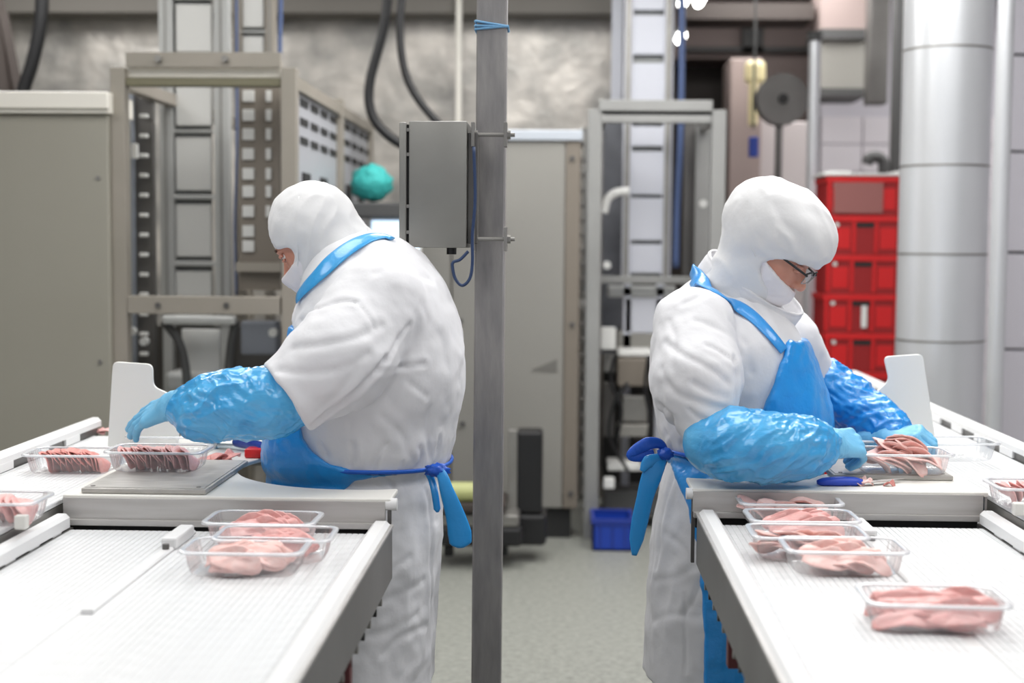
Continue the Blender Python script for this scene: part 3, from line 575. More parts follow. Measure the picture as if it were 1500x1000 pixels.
for yc in (196, 350):
    z_ = at(715, yc, Ye)[2]; xl = at(692, yc, Ye)[0]; xr = at(740, yc, Ye)[0]; dz = .029
    MB().box(xl-.004, xl+.004, Ye+.01, Ye+.05, z_-dz, z_+dz, .001).build('clamp_plate', M['steel'], t)
    MB().box(xr-.004, xr+.004, Ye+.01, Ye+.05, z_-dz, z_+dz, .001).build('clamp_plate', M['steel'], t)
    MB().cyl((xl-.006, Ye+.03, z_), (xr+.022, Ye+.03, z_), .0048, 12).build('threaded_rod', M['steel'], t, True)
    MB().cyl((xr+.004, Ye+.03, z_), (xr+.012, Ye+.03, z_), .0105, 6).build('nut', M['steel'], t)
    MB().cyl((xl+.004, Ye+.03, z_+.001), (xl+.011, Ye+.03, z_+.001), .0095, 6).build('nut', M['steel'], t)
    MB().box(xl, xr, Yp+2*hw+.002, Yp+2*hw+.008, z_-.01, z_+.01).build('rear_clamp', M['steel'], t)
p = at(661, 370, Ye+.04); MB().cyl((p[0], Ye+.05, b[2]-.016), (p[0], Ye+.05, b[2]), .012, 14).build('cable_gland', M['black'], t, True)
tube('cable', [at(694, 215, Ye+.0), at(696, 290, Ye+.0), at(692, 345, Ye+.0), at(692, 385, Ye), at(688, 408, Ye), at(677, 418, Ye), at(667, 408, Ye), at(663, 392, Ye), at(664, 384, Ye), at(674, 380, Ye), at(686, 368, Ye)], .0038, mat('dark_blue_cable', (40, 60, 96), .45), t)
# ------------------------------------------------------------------ conveyors and work stations
def belt_link(x0, x1, pitch=.05, rib=.0125):
    W = x1-x0; n = max(4, int(W/rib)); pts = []
    for i in range(n):
        a = x0+W*i/n; b = x0+W*(i+1)/n; g = .0013
        pts += [(a+g*.5, 0.0), (b-g*.5-.001, 0.0), (b-.001, -.0016), (b, -.0016)]
    top = [(p[0], p[1]) for p in pts]
    prof = [(x0, -.010)]+top+[(x1, -.010)]
    mb = MB(); mb.prism(prof, .0006, pitch-.0006); return mb
def belt(x0, x1, y0, y1, z, parent, m):
    pitch = .05; n = int((y1-y0)/pitch); first = None
    for k in range(n):
        if first is None:
            mb = belt_link(x0, x1); mb.bm.normal_update(); bmesh.ops.recalc_face_normals(mb.bm, faces=mb.bm.faces[:])
            me = bpy.data.meshes.new('belt_link'); mb.bm.to_mesh(me); mb.bm.free(); me.materials.append(m); first = me
        o = bpy.data.objects.new('belt_link', first); link(o, parent); o.location = Vector((0, y0+k*pitch, z))-Vector(parent.location)
def rail(x0, x1, y0, y1, z0, z1, m, parent, name='guide_rail', cham=.008):
    MB().prism([(x0, z0), (x1, z0), (x1, z1-cham), (x1-cham, z1), (x0+cham, z1), (x0, z1-cham)], y0, y1).build(name, m, parent)
YN = 1.25
def lower_conveyor(lab, xo, xi, xg, Yend, side):
    # xo: outer (aisle) rail x ; xi: inner rail x ; xg guide x ; side=+1 when aisle is on +x
    t = thing('feed_conveyor', ((xo+xi)/2, (YN+Yend)/2, 0), lab, 'conveyor', 'feed conveyors')
    s = side; zb = .85
    belt(min(xg+s*.012, xo-s*.04), max(xg+s*.012, xo-s*.04), YN, Yend, zb, t, M['pe_belt'])
    belt(min(xi+s*.02, xg-s*.012), max(xi+s*.02, xg-s*.012), YN, Yend, zb, t, M['pe_belt'])
    MB().box(min(xi, xo)+.03, max(xi, xo)-.03, YN, Yend, zb-.05, zb-.013).build('slide_bed', M['darkgrey'], t)
    a, b = sorted((xo-s*.038, xo+s*.0)); rail(a, b, YN, Yend-.005, zb-.02, .876, M['pe'], t)
    a, b = sorted((xi-s*.012, xi+s*.022)); rail(a, b, YN, Yend-.02, zb+.006, .885, M['pe'], t)
    a, b = sorted((xi-s*.02, xi+s*.022)); MB().box(a, b, YN, Yend, zb-.03, zb+.002).build('rail_slot', M['steel_dark'], t)
    for k in range(14):
        yy = YN+.1+k*.125
        if yy < Yend-.06: MB().box(min(xi+s*.014, xi+s*.02), max(xi+s*.014, xi+s*.02), yy, yy+.05, zb+.001, zb+.007).build('spacer', M['pe'], t)
    a, b = sorted((xg-s*.011, xg+s*.011)); rail(a, b, 2.28 if s > 0 else 2.42, Yend-.03, zb-.005, zb+.006, M['pe'], t, 'centre_guide', .003)
    p = MB(); a, b = sorted((xg-s*.016, xg+s*.016)); p.box(a, b, Yend-.20, Yend-.06, zb, zb+.024, .005); p.build('guide_nose', M['pe'], t)
    p = MB().cyl((xg, Yend-.22, zb+.004), (xg, Yend-.22, zb+.016), .007, 12).build('guide_bolt', M['steel_dark'], t)
    a, b = sorted((xg-s*.014, xg+s*.014)); MB().box(a, b, YN, Yend, zb-.012, zb-.003).build('bed_strip', M['pe'], t)
    # aisle side skirt
    MB().box(min(xo+s*.0, xo+s*.004), max(xo+s*.0, xo+s*.004), YN, Yend, .752, .866, .001).build('side_skirt', M['steel_side'], t)
    MB().box(min(xo-s*.02, xo+s*.007), max(xo-s*.02, xo+s*.007), YN, Yend, .862, .868, .001).build('skirt_flange', M['steel_face'], t)
    MB().box(min(xi-s*.0, xi-s*.004), max(xi-s*.0, xi-s*.004), YN, Yend, .78, .85, .001).build('inner_skirt', M['steel_side'], t)
    # return belt and hanging hardware under the skirt
    for k in range(16):
        yy = Yend-.16-k*.085
        MB().box(xo-s*.03-.012, xo-s*.03+.012, yy, yy+.03, .722, .738, .004).build('return_link', M['pe'], t)
        MB().cyl((xo-s*.045, yy+.05, .728), (xo-s*.004, yy+.05, .728), .008, 10).build('link_pin', M['black'] if k % 2 else M['steel'], t)
    for yy in (Yend-.55, Yend-1.1): MB().box(min(xo-s*.04, xo-s*.004), max(xo-s*.04, xo-s*.004), yy, yy+.03, .68, .755, .002).build('bracket', mat('dark_red_bracket', (92, 40, 42), .5), t)
    for xx in (xo-s*.24, xi+s*.12):
        for yy in (YN+.15, Yend-.25):
            MB().box(xx-.025, xx+.025, yy-.025, yy+.025, .02, .80, .003).build('leg', M['steel'], t); MB().cyl((xx, yy, 0), (xx, yy, .025), .035, 16).build('foot', M['black'], t, True)
    MB().box(min(xo, xi)+.06, max(xo, xi)-.06, YN+.13, YN+.17, .3, .34, .002).build('stretcher', M['steel'], t)
    return t
LCV = lower_conveyor('low white belt conveyor feeding the left work station, in the left foreground', -.357, -1.058, -.775, 2.965, 1)
RCV = lower_conveyor('low white belt conveyor feeding the right work station, in the right foreground', .310, .945, .645, 3.145, -1)
def outer_conveyor(lab, x0, x1, y1, side, zrail=.95, zb=.905):
    t = thing('takeaway_conveyor', ((x0+x1)/2, (YN+y1)/2, 0), lab, 'conveyor', 'takeaway conveyors'); s = side   # s=+1: far guard rail on +x
    lo, hi = min(x0, x1), max(x0, x1)
    belt(lo, hi, YN, y1, zb, t, M['pe_belt']); MB().box(lo, hi, YN, y1-.03, zb-.06, zb-.012).build('slide_bed', M['steel'], t)
    xf = hi if s > 0 else lo
    a, b = sorted((xf, xf+s*.035)); rail(a, b, YN, y1+.02, zb+.02, zrail, M['pe'], t, 'guard_rail', .01)
    a, b = sorted((xf+s*.004, xf+s*.02)); MB().box(a, b, YN, y1, zb-.02, zb+.02).build('rail_slot', M['steel_dark'], t)
    k = 0
    while YN+.12+k*.24 < y1-.1:
        yy = YN+.12+k*.24; a, b = sorted((xf-s*.002, xf+s*.006)); MB().box(a, b, yy, yy+.11, zb+.002, zb+.021).build('spacer', M['pe'], t); k += 1
    a, b = sorted((xf+s*.02, xf+s*.036)); MB().box(a, b, YN, y1, zb-.12, zb+.02).build('side_plate', M['steel'], t)
    yy = YN+.3
    while yy < y1:
        a, b = sorted((xf+s*.036, xf+s*.048)); MB().box(a, b, yy, yy+.03, zrail-.05, zrail-.012, .003).build('rail_bracket', M['pe_warm'], t); yy += .62
    for yy in (YN+.3, y1-.2):
        for xx in (lo+.04, hi-.02): MB().box(xx-.02, xx+.02, yy-.02, yy+.02, .0, zb-.05, .002).build('leg', M['steel'], t)
    return t
OL = outer_conveyor('narrow white belt conveyor with white guard rail past the left table', -1.335, -1.075, 4.05, -1)
OR_ = outer_conveyor('long narrow white belt conveyor with guard rail running back along the right side', .965, 1.195, 5.9, 1)
# small clip block by the left inner rail and the transfer wedge
for (px, py, zz, lab) in ((32, 778, .9, 'small beige clip on the left takeaway belt near the frame edge'), (1492, 758, .9, 'small pale clip on the right takeaway belt at the right frame edge')):
    p = atz(px, py, zz); o = MB().box(p[0]-.012, p[0]+.012, p[1]-.01, p[1]+.01, .905, .932, .003).build('rail_clip', M['pe_warm']); tag(o, lab, 'clip', 'rail clips')
def arc(cx, cy, r, a0, a1, n): return [(cx+r*math.cos(math.radians(a0+(a1-a0)*i/n)), cy+r*math.sin(math.radians(a0+(a1-a0)*i/n))) for i in range(n+1)]
def station(lab, x_out, x_aisle, yf, yb, cc, cr, s, plate):
    # x_out: side next to outer belt, x_aisle: side at the aisle (s=+1 aisle +x)
    t = thing('work_station', ((x_out+x_aisle)/2, (yf+yb)/2, 0), lab, 'table', 'work stations')
    pts = [(x_out, yf), (x_aisle, yf)]
    # concave cut-out
    dx = (x_aisle-cc[0]); an = math.degrees(math.acos(max(-1, min(1, s*dx/cr))))
    if s > 0: cut = arc(cc[0], cc[1], cr, -an, -360+an, 40)
    else: cut = arc(cc[0], cc[1], cr, 180+an, 540-an, 40)
    pts += cut+[(x_aisle, yb), (x_out, yb)]
    if s < 0: pts = pts[::-1]
    mb = MB(); mb.slab(pts, .909, .920); o = mb.build('worktop', M['pe_warm'], t)
    bv = o.modifiers.new('bevel', 'BEVEL'); bv.width = .003; bv.segments = 2; bv.limit_method = 'ANGLE'
    # steel apron on the front
    lo, hi = min(x_out, x_aisle), max(x_out, x_aisle)
    MB().box(lo+.002, hi-.012, yf-.003, yf+.006, .868, .9145, .001).build('front_panel', M['steel_face'], t)
    MB().box(lo+.004, hi-.014, yf-.012, yf+.006, .856, .869, .001).build('front_lip', M['steel_face'], t)
    MB().box(lo+.01, hi-.02, yf+.01, yf+.03, .83, .857).build('front_gap', M['dark'], t)
    xa = x_aisle
    MB().cyl((xa-s*.012, yf+.01, .907), (xa+s*.012, yf+.01, .907), .013, 20).build('corner_roller', M['pe'], t, True)
    MB().box(min(xa-s*.008, xa), max(xa-s*.008, xa), yf+.002, yf+.012, .752, .895, .001).build('corner_bracket', M['steel_dark'], t)
    a, b = sorted((x_out, x_out+s*.006)); MB().box(a, b, yf+.01, yb, .87, .908, .001).build('side_panel', M['steel_face'], t)
    MB().box(lo+.05, hi-.05, yb-.05, yb-.01, .84, .9, .002).build('rear_beam', M['steel'], t)
    for xx, yy in ((x_out+s*.04, yf+.12), (x_out+s*.04, yb-.04), (x_aisle-s*.05, yb-.04)):
        MB().box(xx-.02, xx+.02, yy-.02, yy+.02, .02, .9, .002).build('leg', M['steel'], t); MB().cyl((xx, yy, 0), (xx, yy, .025), .03, 16).build('foot', M['black'], t, True)
    return t
LST = station('left packing table with white cutting top and curved cut-out for the worker', -1.062, -.357, 2.975, 3.95, (-.46, 3.40), .315, 1, None)
RST = station('right packing table with white cutting top and curved cut-out for the worker', .950, .295, 3.155, 4.15, (.40, 3.62), .33, -1, None)
# weighing plates
def wplate(lab, px0, px1, y0, y1, grp='weighing plates'):
    a = atz(px0, y1, .93); b = atz(px1, y1, .93); c = atz(px0, y0, .93); yfr = (a[1]+b[1])/2; ybk = c[1]
    t = thing('weighing_plate', ((a[0]+b[0])/2, (yfr+ybk)/2, .92), lab, 'scale', grp)
    MB().box(a[0], b[0], yfr, ybk, .9205, .932, .003).build('plate', M['steel_plate'], t, True)
    MB().box(a[0]+.006, b[0]-.006, yfr+.006, ybk-.006, .932, .9335, .0006).build('plate_surface', M['steel_plate'], t)
    for xx in (a[0]+.02, b[0]-.02): MB().cyl((xx, yfr+.02, .9335), (xx, yfr+.02, .935), .005, 12).build('screw', M['steel'], t, True)
    return a, b, yfr, ybk
wplate('brushed steel weighing plate on the left table, under the filled tray', 116, 303, 672, 717)
wplate('steel weighing plate on the right table, under the tray being filled', 1222, 1395, 673, 697)
# ------------------------------------------------------------------ trays
def rrect(w, d, r, n=6):
    pts = []
    for cx_, cy_, a0 in ((w/2-r, d/2-r, 0), (-w/2+r, d/2-r, 90), (-w/2+r, -d/2+r, 180), (w/2-r, -d/2+r, 270)):
        for i in range(n+1): a = math.radians(a0+90*i/n); pts.append((cx_+r*math.cos(a), cy_+r*math.sin(a)))
    return pts
def dense(pts, step):
    P = np.array(pts+[pts[0]]); L = np.r_[0, np.cumsum(np.linalg.norm(np.diff(P, axis=0), axis=1))]; n = int(L[-1]/step); s = np.linspace(0, L[-1], n, endpoint=False)
    return np.stack([np.interp(s, L, P[:, 0]), np.interp(s, L, P[:, 1])], 1)
_n = 176
def loop(w, d, r, n=_n):
    P = np.array(rrect(w, d, r)+[rrect(w, d, r)[0]]); L = np.r_[0, np.cumsum(np.linalg.norm(np.diff(P, axis=0), axis=1))]; s = np.linspace(0, L[-1], n, endpoint=False)
    return np.stack([np.interp(s, L, P[:, 0]), np.interp(s, L, P[:, 1])], 1)
def tray_mesh(W=.23, D=.15, H=.048):
    rings = []; lv = [(0.0, W*.72, D*.66, .02), (.002, W*.80, D*.74, .025), (.006, W*.83, D*.78, .025), (H*.35, W*.86, D*.82, .025), (H*.7, W*.885, D*.85, .025), (H-.006, W*.9, D*.87, .025), (H, W*.91, D*.88, .026)]
    for k, (z, w_, d_, r_) in enumerate(lv):
        P = loop(w_, d_, r_); 
        if 1 < k < 6:
            c = np.linalg.norm(P, axis=1)[:, None]; rip = (.0011*np.sign(np.sin(np.arange(_n)*2*PI*44/_n)))[:, None]; P = P*(1+rip/c)
        rings.append(np.c_[P, np.full(_n, z)])
    V = np.concatenate(rings); F = []
    for i in range(len(lv)-1):
        for k in range(_n): F.append((i*_n+k, i*_n+(k+1) % _n, (i+1)*_n+(k+1) % _n, (i+1)*_n+k))
    F.append(tuple(range(_n))[::-1]); return V, F
def rim_mesh(W, D, H):
    rings = []; prof = [(.91, .88, 0), (.915, .885, .0012), (.99, .98, .0012), (1.0, .99, .0), (1.0, .99, -.004), (.995, .985, -.004), (.985, .975, -.0005), (.91, .88, -.0008)]
    for fw_, fd_, dz in prof: P = loop(W*fw_, D*fd_, .026, 64); rings.append(np.c_[P, np.full(64, H+dz)])
    V = np.concatenate(rings); F = []; m = len(prof)
    for i in range(m):
        j = (i+1) % m
        for k in range(64): F.append((i*64+k, i*64+(k+1) % 64, j*64+(k+1) % 64, j*64+k))
    return V, F
TW, TD, TH = .23, .15, .048
def new_mesh(name, VF, m):
    me = bpy.data.meshes.new(name); me.from_pydata(np.asarray(VF[0]).tolist(), [], [tuple(map(int, f)) for f in VF[1]]); me.materials.append(m); me.polygons.foreach_set('use_smooth', [True]*len(me.polygons)); me.update(); return me
TM = new_mesh('tray_shell', tray_mesh(TW, TD, TH), M['clear']); RM = new_mesh('tray_rim', rim_mesh(TW, TD, TH), M['clear_rim'])
LM = None
def tray(loc, rz, lab, lid=False, grp='clear meat trays'):
    t = thing('clear_tray', loc, lab, 'tray', grp, rz)
    o = link(bpy.data.objects.new('shell', TM), t); o2 = link(bpy.data.objects.new('rim', RM), t)
    return t
# slices of meat
def slice_mesh(seed, R=.05, asp=.72, th=.003, wave=.006):
    r_ = np.random.default_rng(seed); ph = r_.uniform(0, 6.28, 4); n = 20; V = []; F = []
    def pt(rr, a, side):
        e = 1+.07*math.sin(3*a+ph[0])+.05*math.sin(5*a+ph[1])
        x = R*rr*e*math.cos(a); y = R*asp*rr*e*math.sin(a)
        z = wave*(rr**2)*math.sin(2*a+ph[2])+wave*.6*rr*math.sin(3*a+ph[3])-x*x*3.0
        return (x, y, z+side*th/2*(1 if rr < .99 else .35))
    rad = [.0, .35, .7, .93, 1.0]; V.append(pt(0, 0, 1)); idx = {}
    V2 = []
    for s in (1, -1):
        base = len(V2); V2.append(pt(0, 0, s))
        for rr in rad[1:]:
            for k in range(n): V2.append(pt(rr, 2*PI*k/n, s))
        for k in range(n): F.append((base, base+1+k, base+1+(k+1) % n)[::s])
        for q in range(len(rad)-2):
            for k in range(n):
                a = base+1+q*n; F.append((a+k, a+n+k, a+n+(k+1) % n, a+(k+1) % n)[::s])
    o1 = 1+(len(rad)-2)*n; o2 = o1+1+(len(rad)-1)*n
    for k in range(n): F.append((o1+k, o2+k, o2+(k+1) % n, o1+(k+1) % n))
    return V2, F
SL = {}
for mk in ('meat', 'meat2', 'meat3'):
    SL[mk] = [new_mesh('slice', slice_mesh(s), M[mk]) for s in range(4)]
def portion(loc, rz, n, mk, lab, mode='fan', grp='sliced meat portions', L=.15, seed=0, dz=0.0):
    r_ = random.Random(seed); t = thing('sliced_meat', loc, lab, 'meat', grp, rz)
    for k in range(n):
        u = k/(n-1)-.5; o = bpy.data.objects.new('slice', r_.choice(SL[mk])); link(o, t)
        if mode == 'fan':      # standing slices leaning on each other along x
            o.location = (u*L, r_.uniform(-.003, .003), .031+r_.uniform(-.002, .002)-.008*abs(u)**1.5*2)
            tilt = 52+r_.uniform(-4, 4)
            o.rotation_euler = (r_.uniform(-.06, .06), math.radians(tilt), r_.uniform(-.1, .1)); o.scale = (.62, 1.15, 1)
        elif mode == 'heap':   # overlapping folded slices in rows
            row = k % 3; o.location = (u*L*.9+r_.uniform(-.01, .01), (row-1)*.022+r_.uniform(-.004, .004), .019+.012*(row == 1)+r_.uniform(0, .008))
            o.rotation_euler = (math.radians(r_.uniform(-25, 25)), math.radians(18+r_.uniform(-10, 10)), r_.uniform(-.5, .5)); o.scale = (1.0, .75, 1.3)
        else:                  # long folded strips lying lengthwise
            row = k % 5; o.location = (r_.uniform(-.035, .035)*L/.15, (row-2)*.019, .019+.005*(row in (1, 2, 3))+r_.uniform(0, .009))
            o.rotation_euler = (math.radians(42+r_.uniform(-16, 16)), math.radians(r_.uniform(-9, 9)), r_.uniform(-.2, .2)); o.scale = (1.0*L/.15, .66, 1.5)
    return t
def filled(px, py, z, rz, lab_t, lab_m, mode, mk, n, seed, L=.15):   # (px,py): bottom centre of the tray's front edge
    p = atz(px, py, z); c = (p[0]-math.sin(rz)*-.0, p[1]+TD*.37, z)
    tray(c, rz, lab_t); portion((c[0], c[1], z+.003), rz, n, mk, lab_m, mode, seed=seed, L=L)
    return c
# left station: tray on scale, tray on outer belt
filled(224, 692, .9345, 0.0, 'clear tray holding a fan of meat slices on the left weighing plate', 'fan of pink meat slices in the tray on the left weighing plate', 'fan', 'meat', 20, 1, .145)
filled(100, 695, .906, 0.05, 'clear tray with reddish slices on the left takeaway belt, beside the weighing plate', 'reddish meat slices in the tray on the left takeaway belt', 'fan', 'meat3', 16, 2, .12)
filled(-34, 771, .906, 0.0, 'clear tray cut by the left frame edge on the takeaway belt', 'pink slices in the tray cut by the left frame edge', 'fan', 'meat', 12, 3)
# left lower conveyor
filled(352, 846, .852, 0.0, 'front clear tray of the three on the left feed belt, full of pale pink slices', 'pale pink slices in the front tray on the left feed belt', 'flat', 'meat2', 20, 4)
filled(396, 826, .853, 0.03, 'middle clear tray of the three on the left feed belt, poking out to the right', 'pink slices in the middle tray on the left feed belt', 'flat', 'meat', 16, 5).__class__
filled(378, 800, .854, -0.02, 'rear clear tray of the three on the left feed belt, against the table front', 'pink slices in the rear tray on the left feed belt', 'flat', 'meat', 16, 6)
# right lower conveyor
filled(1242, 844, .852, 0.0, 'front clear tray of the cluster on the right feed belt, right of the others', 'pale slices in the front tray of the right cluster', 'flat', 'meat2', 16, 7)
filled(1188, 822, .853, 0.0, 'clear tray second from the front in the right cluster, left of the front one', 'pinkish slices in the second tray of the right cluster', 'heap', 'meat2', 14, 8)
filled(1180, 796, .854, 0.02, 'clear tray in the middle of the cluster on the right feed belt', 'pink slices in the middle tray of the right cluster', 'flat', 'meat', 16, 9)
filled(1160, 769, .855, 0.0, 'rear clear tray of the right cluster, against the table front', 'folded salmon coloured slices in the rear tray of the right cluster', 'heap', 'meat2', 12, 10)
filled(1378, 928, .852, -0.04, 'single clear tray of pink meat alone in the right foreground', 'long pink meat slices in the lone tray in the right foreground', 'flat', 'meat', 20, 11, .19)
# right station
filled(1326, 695, .9345, 0.0, 'clear tray being filled by the gloved hands on the right weighing plate', 'loose heap of pale meat slices under the hand of the right worker', 'heap', 'meat2', 15, 12, .12)
filled(1262, 672, .924, 0.0, 'clear tray with brownish slices behind the right worker near hand', 'brownish pink slices behind the right worker near hand', 'fan', 'meat3', 14, 13, .12)
filled(1540, 748, .906, 0.0, 'clear tray cut by the right frame edge on the takeaway belt', 'pink slices in the tray cut by the right frame edge', 'fan', 'meat', 12, 14)
# extra slices heaped up under the right hand
p = atz(1326, 690, .935)
portion((p[0], p[1]+.05, .962), 0.3, 12, 'meat2', 'small upper pile of pale slices held down by the right worker far hand', 'heap', seed=21, L=.06)
# empty clear trays on right plate far end
p = atz(1385, 676, .92); tray((p[0]+.02, p[1]+.05, .9205), .1, 'empty clear tray at the right end of the right table, beside the separator')
# meat scraps
def scrap(px, py, z, lab, mk, n, rz=0, s=.6):
    p = atz(px, py, z); t = thing('meat_scrap', p, lab, 'meat', 'meat scraps', rz)
    for k in range(n):
        o = bpy.data.objects.new('slice', SL[mk][k % 4]); link(o, t); o.location = ((k-(n-1)/2)*.025, .004*(k % 2), .007+.004*k); o.rotation_euler = (.15, .12*(k % 3-1), .4*k); o.scale = (s, s*.8, 1)
scrap(1262, 711, .921, 'pale scrap of meat beside the blue knife handle on the right table', 'meat2', 2, 0, .35)
scrap(1302, 711, .921, 'small red scrap of meat near the front edge of the right table', 'meat3', 1, 0, .28)
scrap(1262, 735-30, .921, 'thin pale meat strip behind the knife handle on the right table', 'meat2', 1, 0, .25)
scrap(318, 676, .921, 'small stack of red meat slices right of the left weighing plate', 'meat3', 4, 0, .62)
scrap(148, 634, .906, 'bit of pink meat showing left of the left separator board', 'meat', 2, 0, .5)
# thin clear bag behind scale tray
p = atz(252, 664, .921); tray((p[0], p[1]+.03, .9205), 0, 'empty clear tray behind the filled one on the left table')
# separators
def separator(lab, outline, Y, rz=0.0, foot=.921):
    P = [at(x, y, Y) for x, y in outline]; c = P[0]; zb = foot
    t = thing('separator_board', (sum(p[0] for p in P)/len(P), Y, zb), lab, 'board', 'separator boards')
    pts = [(p[0], max(p[2], zb+.0005)) for p in P]
    # round the corners
    out = []; n = len(pts)
    for i in range(n):
        a, b, c2 = np.array(pts[i-1]), np.array(pts[i]), np.array(pts[(i+1) % n]); r = min(.016, .35*np.linalg.norm(a-b), .35*np.linalg.norm(c2-b))
        pa = b+(a-b)/np.linalg.norm(a-b)*r; pc = b+(c2-b)/np.linalg.norm(c2-b)*r
        for k in range(6): u = k/5; out.append(tuple((1-u)**2*pa+2*u*(1-u)*b+u*u*pc))
    o = MB().prism(out, Y-.005, Y+.005).build('panel', M['board'], t)
    bv = o.modifiers.new('bevel', 'BEVEL'); bv.width = .002; bv.segments = 2; bv.limit_method = 'ANGLE'
    zf = [p[0] for p in P]; MB().box(min(zf)+.01, max(zf)-.01, Y-.012, Y+.012, zb, zb+.010, .002).build('foot_strip', M['pe'], t)
    return t
separator('upright white plastic board with a narrow top, standing beside the left worker hand', [(158, 672), (166, 529), (224, 533), (225, 566), (262, 582), (262, 672)], 3.60)
separator('upright white plastic board with a narrow top, standing behind the right worker hands', [(1276, 676), (1278, 578), (1302, 557), (1294, 522), (1351, 518), (1371, 676)], 3.86)
# knife left
p0 = atz(250, 650, .93); p1 = atz(346, 652, .93); p2 = atz(392, 664, .93)
t = thing('knife', p1, 'knife with blue handle lying on the left table behind the sleeve', 'knife')
d = (p1-p0); V = []; L_ = np.linalg.norm(d); d /= L_; nrm = np.array([-d[1], d[0], 0])
bl = [(0, 0), (.3, .012), (.8, .018), (1, .014), (1, -.012), (.6, -.014), (.2, -.008)]
pl = [(p0+d*L_*u+nrm*v)[:2] for u, v in bl]; MB().slab(pl, .930, .932).build('blade', M['steel_face'], t)
V, F = tube_arrays(crom([p1+[0, 0, .008], p1+(p2-p1)*.35+[0, 0, .014], p1+(p2-p1)*.7+[0, 0, .012], p2+[0, 0, .006]], 6), np.interp(np.linspace(0, 1, 19), [0, .2, .6, .9, 1], [.012, .016, .014, .017, .010]), 12); from_arrays('handle', V, F, M['navy'], t)
# blue knife handle right
p1 = atz(1197, 706, .928); p2 = atz(1266, 706, .928)
t = thing('knife', p1, 'knife with bright blue handle lying at the front edge of the right table', 'knife')
V, F = tube_arrays(crom([p1+[0, 0, .0], p1+(p2-p1)*.35+[0, 0, .002], p1+(p2-p1)*.7+[0, 0, .002], p2], 6), np.interp(np.linspace(0, 1, 19), [0, .1, .4, .8, 1], [.006, .013, .016, .014, .006]), 14, flat=np.interp(np.linspace(0, 1, 19), [0, .1, .4, .8, 1], [.005, .009, .011, .010, .005]), normals=[(0, 0, 1)]*19); from_arrays('handle', V, F, M['knife_blue'], t)
q = p2+(p2-p1)*.95+[0, .05, 0]; d = q-p2; nn = np.array([-d[1], d[0], 0]); nn /= np.linalg.norm(nn)
MB().slab([(p2+nn*.010)[:2], (q+nn*.002)[:2], q[:2], (p2+d*.5-nn*.012)[:2], (p2-nn*.012)[:2]], .9275, .929).build('blade', M['steel_face'], t)
# red item on left table
p = atz(375, 671, .921); o = MB().box(p[0]-.03, p[0]+.04, p[1], p[1]+.05, .9205, .944, .005).build('red_block', M['red'], None, True); tag(o, 'small red plastic block on the left table next to the knife handle', 'block')
# ------------------------------------------------------------------ implicit surfaces for bodies and garments
def smin(a, b, k):
    h = np.clip(.5+.5*(b-a)/k, 0, 1); return b*(1-h)+a*h-k*h*(1-h)
def smax(a, b, k): return -smin(-a, -b, k)
def rcone(P, a, b, ra, rb):
    a = np.asarray(a, float); b = np.asarray(b, float); ba = b-a; t = np.clip(((P-a) @ ba)/(ba @ ba), 0, 1)
    return np.linalg.norm(P-a-t[:, None]*ba, axis=1)-(ra+(rb-ra)*t)
def chain(P, pts, rs, k=.02):
    d = None
    for i in range(len(pts)-1):
        q = rcone(P, pts[i], pts[i+1], rs[i], rs[i+1]); d = q if d is None else smin(d, q, k)
    return d
def ell(P, c, R, Mx=None):
    p = P-np.asarray(c)
    if Mx is not None: p = p @ Mx          # columns of Mx = local axes
    R = np.asarray(R, float); k0 = np.linalg.norm(p/R, axis=1); k1 = np.linalg.norm(p/(R*R), axis=1)+1e-9; return k0*(k0-1)/k1
def plane(P, p, n): n = np.asarray(n, float); n = n/np.linalg.norm(n); return (P-np.asarray(p)) @ n
class Loft:
    def __init__(s, lev, ex=2.3):       # lev rows: z, cx, cy, a, b (top to bottom)
        L = np.array(sorted(lev)); z = np.linspace(L[0, 0], L[-1, 0], 240); s.z = z; s.ex = ex; s.c = []
        for j in range(1, 5):
            y = L[:, j]; x = L[:, 0]; m = np.gradient(y, x); i = np.clip(np.searchsorted(x, z)-1, 0, len(x)-2); h = x[i+1]-x[i]; t = (z-x[i])/h
            s.c.append((2*t**3-3*t**2+1)*y[i]+(t**3-2*t**2+t)*h*m[i]+(-2*t**3+3*t**2)*y[i+1]+(t**3-t**2)*h*m[i+1])
    def __call__(s, P, phi=0.0):
        cx, cy, a, b = [np.interp(P[:, 2], s.z, q) for q in s.c]
        u = P[:, 0]-cx; v = P[:, 1]-cy
        if phi: u, v = u*math.cos(phi)+v*math.sin(phi), -u*math.sin(phi)+v*math.cos(phi)
        e = s.ex; k = (np.abs(u/a)**e+np.abs(v/b)**e+1e-12)**(1/e); d = (k-1)*np.minimum(a, b)*.95
        return smax(smax(d, P[:, 2]-s.z[-1], .03), s.z[0]-P[:, 2], .01)
def grad(f, P, e=.0015):
    g = np.stack([f(P+np.eye(3)[i]*e)-f(P-np.eye(3)[i]*e) for i in range(3)], 1)/(2*e); return g
